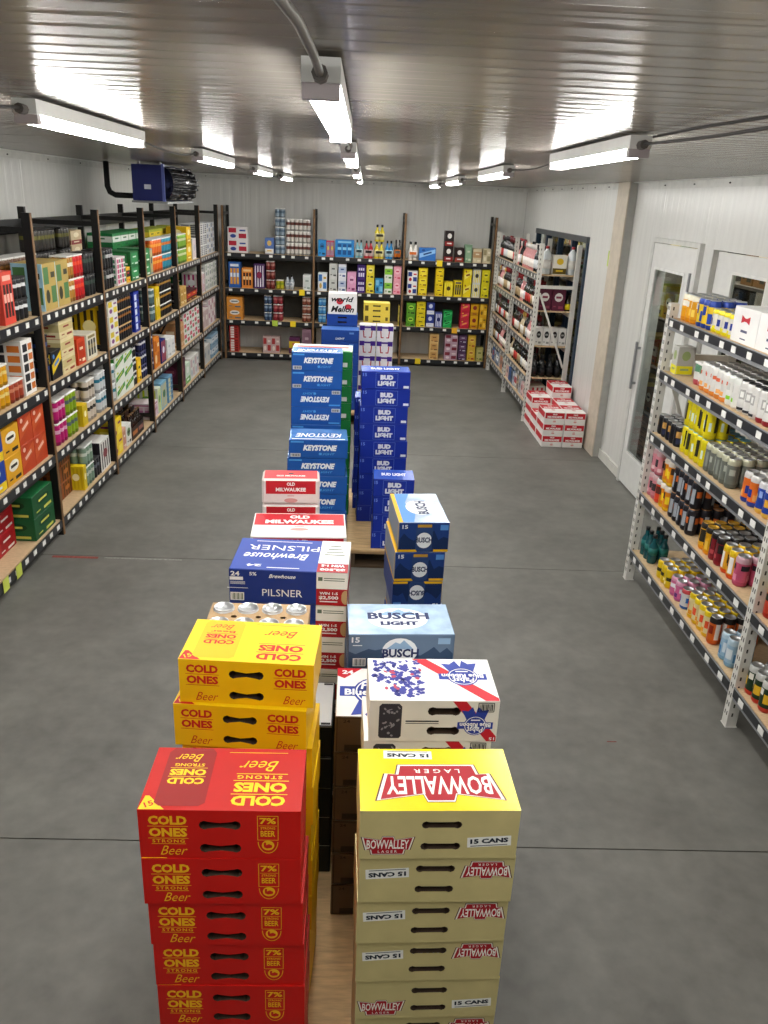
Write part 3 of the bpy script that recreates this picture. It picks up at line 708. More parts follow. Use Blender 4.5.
PUR = make_plain(.188, .2, .168, '#e8e6ec', '#dcdae2', '#f2f1f4', [
    ('purple_corner', '#43218a', lambda p: (p.rect('front', -.062, .050, .055, .052), p.rect('front', .062, .050, .055, .052), p.rect('front', 0, .06, .07, .02))),
    ('red_mark', '#b5344a', lambda p: (p.rect('front', -.045, -.015, .012, .075, .1, 1), p.rect('front', .045, -.015, .012, .075, -.1, 1), p.rect('front', -.03, -.05, .03, .012), p.rect('front', .03, -.05, .03, .012)))])
mk_y = lambda v: slot_shape(0, .0585+v, .09, .010, .010)
YHB = carton('beer_carton', .30, .2, .1165, ['#d9c04a']*4+['#e6d468', '#d9c04a'], [mk_y(.026), mk_y(-.028)])
add(YHB, 'dark_marks', '#5c4c18', lambda p: (p.rect('front', -.115, 0, .04, .06), p.rect('front', .115, .0, .03, .04)))

def stack(k, fx, fy, n, rot, desc, where, z0=.1305, jit=.006, shifts=None, flips=None, group=None, topfirst=True, r=random.Random(3)):
    for i in range(n):                      # i = 0 at the bottom
        t = n-1-i; a = math.radians(rot if t == 0 or not jit else rot+r.uniform(-.5, .5))
        x, y = fx, fy
        if t and jit: x += r.uniform(-jit, jit); y += r.uniform(0, jit)
        if shifts and t in shifts: x += shifts[t][0]; y += shifts[t][1]; a += math.radians(shifts[t][2])
        cx, cy = x+math.cos(a)*k.w/2-math.sin(a)*k.d/2, y+math.sin(a)*k.w/2+math.cos(a)*k.d/2
        lab = f'{desc}, {ORD[t]} from top of {where}' if n > 1 else f'{desc} on {where}'
        if n > 1 and t == 0: lab = f'{desc}, topmost of {where}'
        k.inst((cx, cy, z0+i*(k.h+.0012)), a, lab, group or f'cartons of {where}', bool(flips and flips[t % len(flips)]))
    return z0+n*(k.h+.0012)

# pallets with plywood decks
def pallet(x0, x1, y0, y1, label):
    t = thing('pallet', label, 'pallet', ((x0+x1)/2, (y0+y1)/2, 0)); w, d = (x1-x0)/2, (y1-y0)/2
    for i in range(7):
        a = -d+(2*d-.1)*i/6; ob('deck_board', boxmesh('deck_board', -w, w, a, a+.1, .102, .118, KRAFT), t)
    for s in (-w, -.04, w-.08): ob('stringer', boxmesh('stringer', s, s+.08, -d, d, .018, .1015, mat('#4a3a28', .8)), t)
    for a in (-d, -.05, d-.1): ob('bottom_board', boxmesh('bottom_board', -w, w, a, a+.1, .001, .0175, mat('#4a3a28', .8)), t)
    ob('plywood_sheet', boxmesh('plywood_sheet', -w-.005, w+.005, -d-.005, d+.005, .1185, .130, PLY), t)
pallet(-.41, .36, 1.335, 2.47, 'wooden pallet with plywood sheet under the nearest beer stacks')
pallet(-.44, .42, 2.50, 3.70, 'wooden pallet with plywood sheet under the middle beer stacks')
pallet(-.53, .45, 4.90, 6.10, 'wooden pallet with plywood sheet under the blue carton stacks')
pallet(-.50, .48, 8.55, 9.75, 'wooden pallet with plywood sheet nearest the back shelves')

stack(RED, -.424, 1.318, 8, .6, 'red strong beer carton', 'the front left stack', jit=.002, shifts={1: (0, -.004, .3), 2: (.005, .002, 0), 3: (.009, .004, 0), 4: (.009, .003, 0), 5: (.01, .004, 0), 6: (.01, .004, 0), 7: (.01, .004, 0)})
stack(BOW, .028, 1.311, 8, 1.9, 'gold lager carton', 'the front right stack', flips=[0, 1, 1, 1, 0, 1, 1, 0], jit=.0015, shifts={t: (.0015*t, .006*t, 0) for t in range(1, 8)})
stack(YEL, -.421, 1.712, 9, -2.7, 'yellow beer carton', 'the yellow stack behind the red one', shifts={1: (-.015, -.008, -1.2)}, jit=.003)
zt = stack(make_cold(False, .1185), -.455, 1.937, 8, 0, 'yellow beer carton', 'the stack under the open can pack', jit=0)
PACK_Z = zt
stack(BLK24, -.378, 2.15, 5, 0, 'black carton with white lid', 'the low black stack', jit=.002)
stack(PILS, -.42, 2.462, 8, -1.6, 'blue carton with white and red end', 'the pilsner stack', jit=.004)
stack(PBR, .05, 1.726, 8, 1.6, 'white beer carton with red stripe', 'the white ribbon stack', shifts={1: (-.012, .002, 0)}, jit=.004)
stack(PAB24, -.042, 1.974, 6, .5, 'brown sided ribbon beer carton', 'the stack between both columns', jit=.002)
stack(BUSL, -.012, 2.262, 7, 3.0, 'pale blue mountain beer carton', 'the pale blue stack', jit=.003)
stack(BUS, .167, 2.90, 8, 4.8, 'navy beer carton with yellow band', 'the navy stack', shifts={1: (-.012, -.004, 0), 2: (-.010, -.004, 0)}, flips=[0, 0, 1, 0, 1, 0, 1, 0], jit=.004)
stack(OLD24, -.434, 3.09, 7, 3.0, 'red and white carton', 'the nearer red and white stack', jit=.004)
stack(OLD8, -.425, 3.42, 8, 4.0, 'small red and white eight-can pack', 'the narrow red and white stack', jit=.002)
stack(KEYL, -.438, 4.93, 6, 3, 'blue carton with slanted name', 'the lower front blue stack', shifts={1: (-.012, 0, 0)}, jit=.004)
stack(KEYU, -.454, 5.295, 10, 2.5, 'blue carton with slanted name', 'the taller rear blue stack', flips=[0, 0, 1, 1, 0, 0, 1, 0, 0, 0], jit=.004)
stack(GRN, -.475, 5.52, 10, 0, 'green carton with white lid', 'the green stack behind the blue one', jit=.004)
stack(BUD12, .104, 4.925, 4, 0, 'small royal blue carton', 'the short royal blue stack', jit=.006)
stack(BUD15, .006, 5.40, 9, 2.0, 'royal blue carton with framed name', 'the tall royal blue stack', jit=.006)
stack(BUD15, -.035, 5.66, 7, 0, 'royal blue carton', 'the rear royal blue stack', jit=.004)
stack(BLW, -.43, 8.66, 7, 1, 'wide blue carton', 'the wide stack near back shelves', jit=.004)
zt = stack(BLN, -.385, 8.96, 8, 0, 'blue carton with hand holes', 'the stack under the white fruit carton', jit=.003)
stack(MEL, -.375, 8.96, 1, 0, 'white carton with black script and red fruit', 'the narrow blue stack', z0=zt)
stack(PUR, -.03, 9.2, 5, 0, 'white and purple carton', 'the left purple column', jit=0)
stack(PUR, .165, 9.2, 5, 0, 'white and purple carton', 'the right purple column', jit=0)
stack(YHB, .01, 9.45, 9, 0, 'pale yellow carton with hand holes', 'the pale yellow stack', jit=.003)

# --- cans
def arc_patch(r, a, wdt, z0, z1, n=5):
    v = []
    for i in range(n+1):
        t = math.radians(a-wdt/2+wdt*i/n); v += [(r*math.cos(t), r*math.sin(t), z0), (r*math.cos(t), r*math.sin(t), z1)]
    return v, [(2*i, 2*i+2, 2*i+3, 2*i+1) for i in range(n)]
def can_profile(r, h, bands, lid_i):
    p = [(r*.78, 0, 0), (r*.86, .001, 0), (r*.995, .011, 0)]
    for i, (z0, z1, _) in enumerate(bands):
        p.append((r, max(.012, h*z0), i))
    p += [(r, h-.017, len(bands)-1), (r*.93, h-.009, len(bands)-1), (r*.87, h-.004, lid_i), (r*.87, h-.0005, lid_i), (r*.83, h, lid_i), (r*.80, h-.0045, lid_i), (.0008, h-.0045, lid_i)]
    return p
def can_kind(r, h, bands, lid='#c9cbcd', patches=(), rep=3, seg=16, name=None, cat='can'):
    name = name or ('tall_can' if h > .13 else 'short_can')
    ms = [mat(b[2], .33, .25, .06) for b in bands]
    pr = can_profile(r, h, bands, len(bands))
    i = next(k for k, q in enumerate(pr) if q[2] == len(bands))
    body = lathe('can_body', pr[:i+1], ms, seg)
    lidm = mat(lid, .3, .8 if lid in ('#c9cbcd',) else .5, .05)
    lp = [(a, b, 0) for a, b, _ in pr[i:]]; lp[0] = (lp[0][0], lp[0][1]+.0003, 0)
    lm = lathe('lid', lp, [lidm], seg)
    parts = [('lid', lm, None, [('pull_tab', MB().box(-.007, .007, -.004, .014, h-.0044, h-.003).mesh('pull_tab', lidm))] if r > .034 else [])]
    if patches:
        V, Fc, ix, mm = [], [], [], []
        for a, wd, z0, z1, hx in patches:
            m = ink(hx)
            if m not in mm: mm.append(m)
            for k in range(rep):
                v, f = arc_patch(r+.0004+.0002*len(mm), a+360/rep*k, wd, h*z0, h*z1); nn = len(V); V += v; Fc += [tuple(nn+j for j in q) for q in f]; ix += [mm.index(m)]*len(f)
        parts.append(('label_print', mk('label_print', V, Fc, mm, ix, True)))
    return Kind(name, cat, 2*r, 2*r, h, body, parts)
_cm = {}
def can_mesh(r, h, bands, lid='#c9cbcd', seg=10):
    key = (r, h, tuple(bands), lid)
    if key not in _cm: _cm[key] = lathe('can', can_profile(r, h, bands, len(bands)), [mat(b[2], .35, .2, .06) for b in bands]+[mat(lid, .3, .6, .05)], seg)
    return _cm[key]
def can_pack(nx, ny, bands, carrier, r=.033, h=.122, lid='#c9cbcd', cat='can pack'):
    me = can_mesh(r, h, bands, lid); parts = []; p = 2*r+.0006
    for i in range(nx):
        for j in range(ny): parts.append(('can', me, ((i-(nx-1)/2)*p, (j-(ny-1)/2)*p, 0)))
    w, d = nx*p, ny*p
    cm = chamfer_box('carrier', w-.006, d-.006, .013, [mat(carrier, .45, 0, .05)]*6, .004)
    parts.append(('carrier', cm, (0, 0, h-.009)))
    return Kind('can_pack', cat, w, d, h+.0045, None, parts)

# open pack with bare can tops on the yellow stack
OPENB = [(0, .12, '#c9cbcd'), (.12, .9, '#efbd0c'), (.9, 1, '#c9cbcd')]
oc = can_kind(.0325, .122, OPENB)
op = thing('can_pack', 'open kraft can pack with bare silver can tops behind the yellow cartons', 'can pack', (-.262, 1.996, PACK_Z))
for i in range(4):
    for j in range(2):
        c_ = ob('can', oc.root, op, ((i-1.5)*.068, (j-.5)*.088, 0)); ob('lid', oc.parts[0][1], c_)
        ob('pull_tab', MB().box(-.006, .006, -.003, .013, .1178, .1193).mesh('pull_tab', SILVER), c_)
tray_hole = [slot_shape((i-1)*.068, 0, .018, .008, .008, 5) for i in range(3)]
rings = [[((i-1.5)*.068+.0300*math.cos(2*PI*q/18), (j-.5)*.088+.0300*math.sin(2*PI*q/18)) for q in range(18)] for i in range(4) for j in range(2)]
outer = [(-.138, -.080), (.138, -.080), (.138, .080), (-.138, .080)]
loops = [outer]+rings+tray_hole; tv = [(x, y, .1140) for l in loops for x, y in l]
tf = [tuple(t) for t in tessellate_polygon([[Vector((x, y, 0)) for x, y in l] for l in loops])]
ob('kraft_holder', mk('kraft_holder', tv, tf, KRAFT), op)
ob('kraft_skirt', MB().box(-.138, .138, -.0802, -.0790, .07, .1138).box(-.138, .138, .0790, .0802, .07, .1138).box(-.139, -.1375, -.079, .079, .07, .1138).box(.1375, .139, -.079, .079, .07, .1138).mesh('kraft_skirt', KRAFT), op)

# ================================================================== RACKS
def fr_left(s, d): return (-2.051-d, s)
def fr_right(s, d): return (1.808+d, s)
def fr_wine(s, d): return (1.852+d, s)
def fr_back(s, d): return (s, 12.031+d)
def fb(mb, fr, s0, s1, d0, d1, z0, z1):
    a, b = fr(s0, d0), fr(s1, d1)
    return mb.box(min(a[0], b[0]), max(a[0], b[0]), min(a[1], b[1]), max(a[1], b[1]), z0, z1)
def rack(name, label, fr, ups, depth, zs, h, style, tags, rear_beam=None, panels=None):
    t = thing(name, label, 'shelving rack')
    steel = BLACK if style == 'black' else WHITE_STEEL
    hw = .018 if style == 'black' else (.024 if fr is fr_right else .017)
    for s in ups:
        for d0 in (0, depth-.05):
            u = ob('upright', fb(MB(), fr, s-hw, s+hw, d0, d0+.05, .0005, h).mesh('upright', steel), t)
            if d0 == 0:
                if style == 'black': ob('edge_strip', fb(MB(), fr, s-hw*.75, s+hw*.75, -.004, -.0003, .0005, h).mesh('edge_strip', TAN_EDGE), u)
                else:
                    sl = MB(); z = .06
                    while z < h-.03:
                        fb(sl, fr, s-.012, s-.006, -.0012, -.0002, z, z+.022); fb(sl, fr, s+.006, s+.012, -.0012, -.0002, z, z+.022)
                        fb(sl, fr, s-hw-.001, s-hw-.0002, .016, .024, z, z+.02); z += .05
                    ob('slot_row', sl.mesh('slot_row', mat('#3c3a36', .7)), u)['kind'] = 'stuff'
                    ob('foot_plate', fb(MB(), fr, s-hw-.004, s+hw+.004, -.003, .055, .0002, .004).mesh('foot_plate', steel), u)
        for z in ((.16, h*.5, h-.12) if style == 'black' else (.12, 1.47)): ob('brace', fb(MB(), fr, s-.012, s+.012, .051, depth-.051, z, z+.035).mesh('brace', steel), t)
        for za, zb in (((.2, h*.5),) if style == 'black' else ((.62, 1.42),)):
            a, b = fr(s, .055), fr(s, depth-.055); ob('brace', MB().bar((*a, zb), (*b, za), .02, .02).mesh('brace', steel), t)
    tagm = {}
    for a, b in zip(ups, ups[1:]):
        for zi, z in enumerate(zs):
            lo, hi = min(a, b)+hw+.001, max(a, b)-hw-.001
            ob('shelf_board', fb(MB(), fr, lo, hi, .012, depth-.012, z-.014, z-.0005).mesh('shelf_board', BOARD), t)
            bm = ob('beam', fb(MB(), fr, lo, hi, .004, .044, z-(.078 if style == 'black' else .066), z-.0145).mesh('beam', BLACK if style == 'black' else GREY_STEEL), t)
            ob('rear_beam', fb(MB(), fr, lo, hi, depth-.044, depth-.004, z-.066, z-.0145).mesh('rear_beam', steel), t)
            st = ob('price_strip', fb(MB(), fr, lo, hi, -.002, .0035, z-(.056 if style == 'black' else .046), z-.002).mesh('price_strip', mat('#202226', .35)), t)
            if style != 'black': ob('strip_edge', fb(MB(), fr, lo, hi, -.003, .0035, z-.0018, z+.004).mesh('strip_edge', GREY_STEEL), st)
            n = tags
            for i in range(n):
                s = lo+(hi-lo)*(i+.5+random.uniform(-.22, .22))/n
                ob('price_tag', fb(MB(), fr, s-.024, s+.024, -.0045, -.0022, z-.044, z-.012).mesh('price_tag', TAG), t)
    if panels:  # dark sheets added behind the shelves; the interior's shade is in their colour
        for a, b in zip(ups, ups[1:]): ob('shade_panel', fb(MB(), fr, min(a, b)+hw+.001, max(a, b)-hw-.001, depth-.0035, depth-.0005, panels[0], panels[1]).mesh('shade_panel', mat('#45443f', .7)), t)
    if rear_beam:
        for a, b in zip(ups, ups[1:]): ob('rear_beam', fb(MB(), fr, min(a, b)+hw+.001, max(a, b)-hw-.001, depth-.045, depth-.005, rear_beam-.05, rear_beam+.05).mesh('rear_beam', steel), t)
    return t
ZL = [1.512, 1.052, .590, .118]; ZR = [1.718, 1.405, 1.022, .622, .222]; ZB = [1.500, 1.018, .568, .098]; ZW = [1.615, 1.235, .855, .50, .215]
UL = [5.3096+1.3309*i for i in range(-1, 6)]
UR = [4.858, 3.245, 1.632]; UB = [-1.998+1.2803*i for i in range(4)]; UW = [8.975, 10.46, 11.93]
rack('storage_rack', 'long black shelving rack with brown post edges along the left wall', fr_left, UL, .60, ZL, 2.128, 'black', 9, 1.99, (.12, 1.50))
rack('storage_rack', 'black shelving rack across the back wall', fr_back, UB, .50, ZB, 2.121, 'black', 7, None, (.49, 1.49))
rack('storage_rack', 'white slotted shelving rack of loose cans at the right', fr_right, UR, .45, ZR, 1.80, 'white', 9)
rack('storage_rack', 'white slotted shelving rack of wine bottles at the far right', fr_wine, UW, .455, ZW, 1.93, 'white', 8)

# ================================================================== PRODUCTS ON THE SHELVES
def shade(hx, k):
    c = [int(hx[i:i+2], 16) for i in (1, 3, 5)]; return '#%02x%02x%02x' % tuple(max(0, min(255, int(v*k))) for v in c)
def motif(k, kind, c1, c2, faces=('front', 'left', 'right')):
    W_ = {'front': k.w, 'left': k.d, 'right': k.d}
    def m1(p):
        for f in faces:
            w, h = W_[f], k.h
            if kind == 'oval': p.disc(f, 0, h*.12, w*.62, h*.40, 0, 1, 14)
            elif kind == 'band': p.rect(f, 0, h*.08, w*.97, h*.42)
            elif kind == 'slash': p.poly(f, [(-w*.47, -h*.30), (w*.47, h*.12), (w*.47, h*.44), (-w*.47, h*.05)])
            elif kind == 'cans':
                for i in (-1, 0, 1): p.rect(f, i*w*.27, -h*.05, w*.19, h*.62)
            elif kind == 'blocks': p.rect(f, -w*.25, h*.24, w*.38, h*.36); p.rect(f, w*.25, -h*.18, w*.38, h*.36)
            elif kind == 'bars':
                for i in range(4): p.rect(f, (i-1.5)*w*.23, 0, w*.10, h*.86)
            elif kind == 'panel': p.rect(f, 0, 0, w*.72, h*.72)
            elif kind == 'foot': p.rect(f, 0, -h*.32, w*.97, h*.30)
            elif kind == 'squares':
                for i in range(5): p.rect(f, -w*.18, h*(.36-.18*i), w*.40, h*.14)
    def m2(p):
        for f in faces:
            w, h = W_[f], k.h
            if kind in ('oval', 'band', 'panel'): p.rect(f, 0, h*.12, w*.40, h*.10, 0, 2); p.rect(f, w*.2, -h*.34, w*.36, h*.12, 0, 2); p.rect(f, -w*.25, -h*.3, w*.2, h*.06, 0, 2)
            elif kind == 'slash': p.rect(f, 0, h*.08, w*.5, h*.12, .3, 2); p.disc(f, -w*.25, h*.32, w*.2, h*.16, 0, 2, 10)
            elif kind == 'cans':
                for i in (-1, 0, 1): p.rect(f, i*w*.27, .0, w*.19, h*.16, 0, 2)
                p.rect(f, 0, h*.38, w*.7, h*.10, 0, 2)
            elif kind == 'blocks': p.rect(f, w*.25, h*.24, w*.3, h*.12, 0, 2); p.disc(f, -w*.22, -h*.2, w*.3, h*.3, 0, 2, 12)
            elif kind == 'bars': p.disc(f, 0, h*.05, w*.45, h*.3, 0, 2, 12)
            elif kind == 'foot': p.disc(f, 0, h*.18, w*.5, h*.34, 0, 2, 14); p.rect(f, 0, -h*.3, w*.5, h*.08, 0, 2)
            elif kind == 'squares':
                for i in range(5): p.rect(f, w*.27, h*(.36-.18*i), w*.34, h*.12, 0, 2)
    add(k, 'main_print', c1, m1); add(k, 'detail_print', c2, m2)
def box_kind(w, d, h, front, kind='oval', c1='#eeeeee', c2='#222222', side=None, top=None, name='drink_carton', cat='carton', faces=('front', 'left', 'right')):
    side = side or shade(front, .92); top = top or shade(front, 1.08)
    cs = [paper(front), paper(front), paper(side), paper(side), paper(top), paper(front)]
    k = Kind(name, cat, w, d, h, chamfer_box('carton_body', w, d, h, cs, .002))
    motif(k, kind, c1, c2, faces); return k
def lab(desc, where, cols, rows, lev, c, r, l, side):
    tot = cols*rows*lev
    if tot > 24: return f'{desc}, in the block on {where}'
    q = []
    if lev > 1: q.append(('bottom', 'top')[l] if lev == 2 else ('bottom', 'middle', 'top')[l] if lev == 3 else ORD[l]+' from bottom')
    if cols > 1: q.append((('near', 'far')[c] if cols == 2 else ORD[c]+' nearest') if side != 'back' else (('left', 'right')[c] if cols == 2 else ORD[c]+' from left'))
    if rows > 1: q.append(('front row', 'back row')[r] if rows == 2 else ORD[r]+' row')
    return f"{desc}, {' '.join(q)+', ' if q else ''}{where}"
def place(fr, rz, side, s0, k, cols, rows, lev, z, where, desc, d0=.03, gap=.002, group=None, spin=False, jit=0, skip=None, r=random.Random(8)):
    for c in range(cols):
        for w_ in range(rows):
            for l in range(lev):
                if skip and skip(c, w_, l): continue
                s = s0+k.w/2+c*(k.w+gap); dd = d0+k.d/2+w_*(k.d+gap)
                x, y = fr(s, dd)
                k.inst((x, y, z+.0004+l*(k.h+.0008)), rz+(r.uniform(0, 2*PI) if spin else r.uniform(-jit, jit)), lab(desc, where, cols, rows, lev, c, w_, l, side), group or f'{desc}, {where}')
def clear_posts(s, w, ups, hw=.028):
    for _ in range(3):
        for u in ups:
            if s < u+hw and s+w > u-hw: s = u+hw
    return s

# ---------------------------------------------------------------- left rack
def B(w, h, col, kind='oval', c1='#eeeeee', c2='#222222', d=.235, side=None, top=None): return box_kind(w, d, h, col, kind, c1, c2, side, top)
def P(body, accent, carrier='#e4e4e0', tall=False, nx=3, ny=2):
    h = .154 if tall else .122
    return can_pack(nx, ny, [(0, .18, shade(body, .7)), (.18, .55, body), (.55, .72, accent), (.72, 1, body)], carrier, h=h)
SHELF = ['top shelf', 'second shelf', 'third shelf', 'bottom shelf']
BAYN = ['first', 'second', 'third', 'fourth', 'fifth', 'sixth']
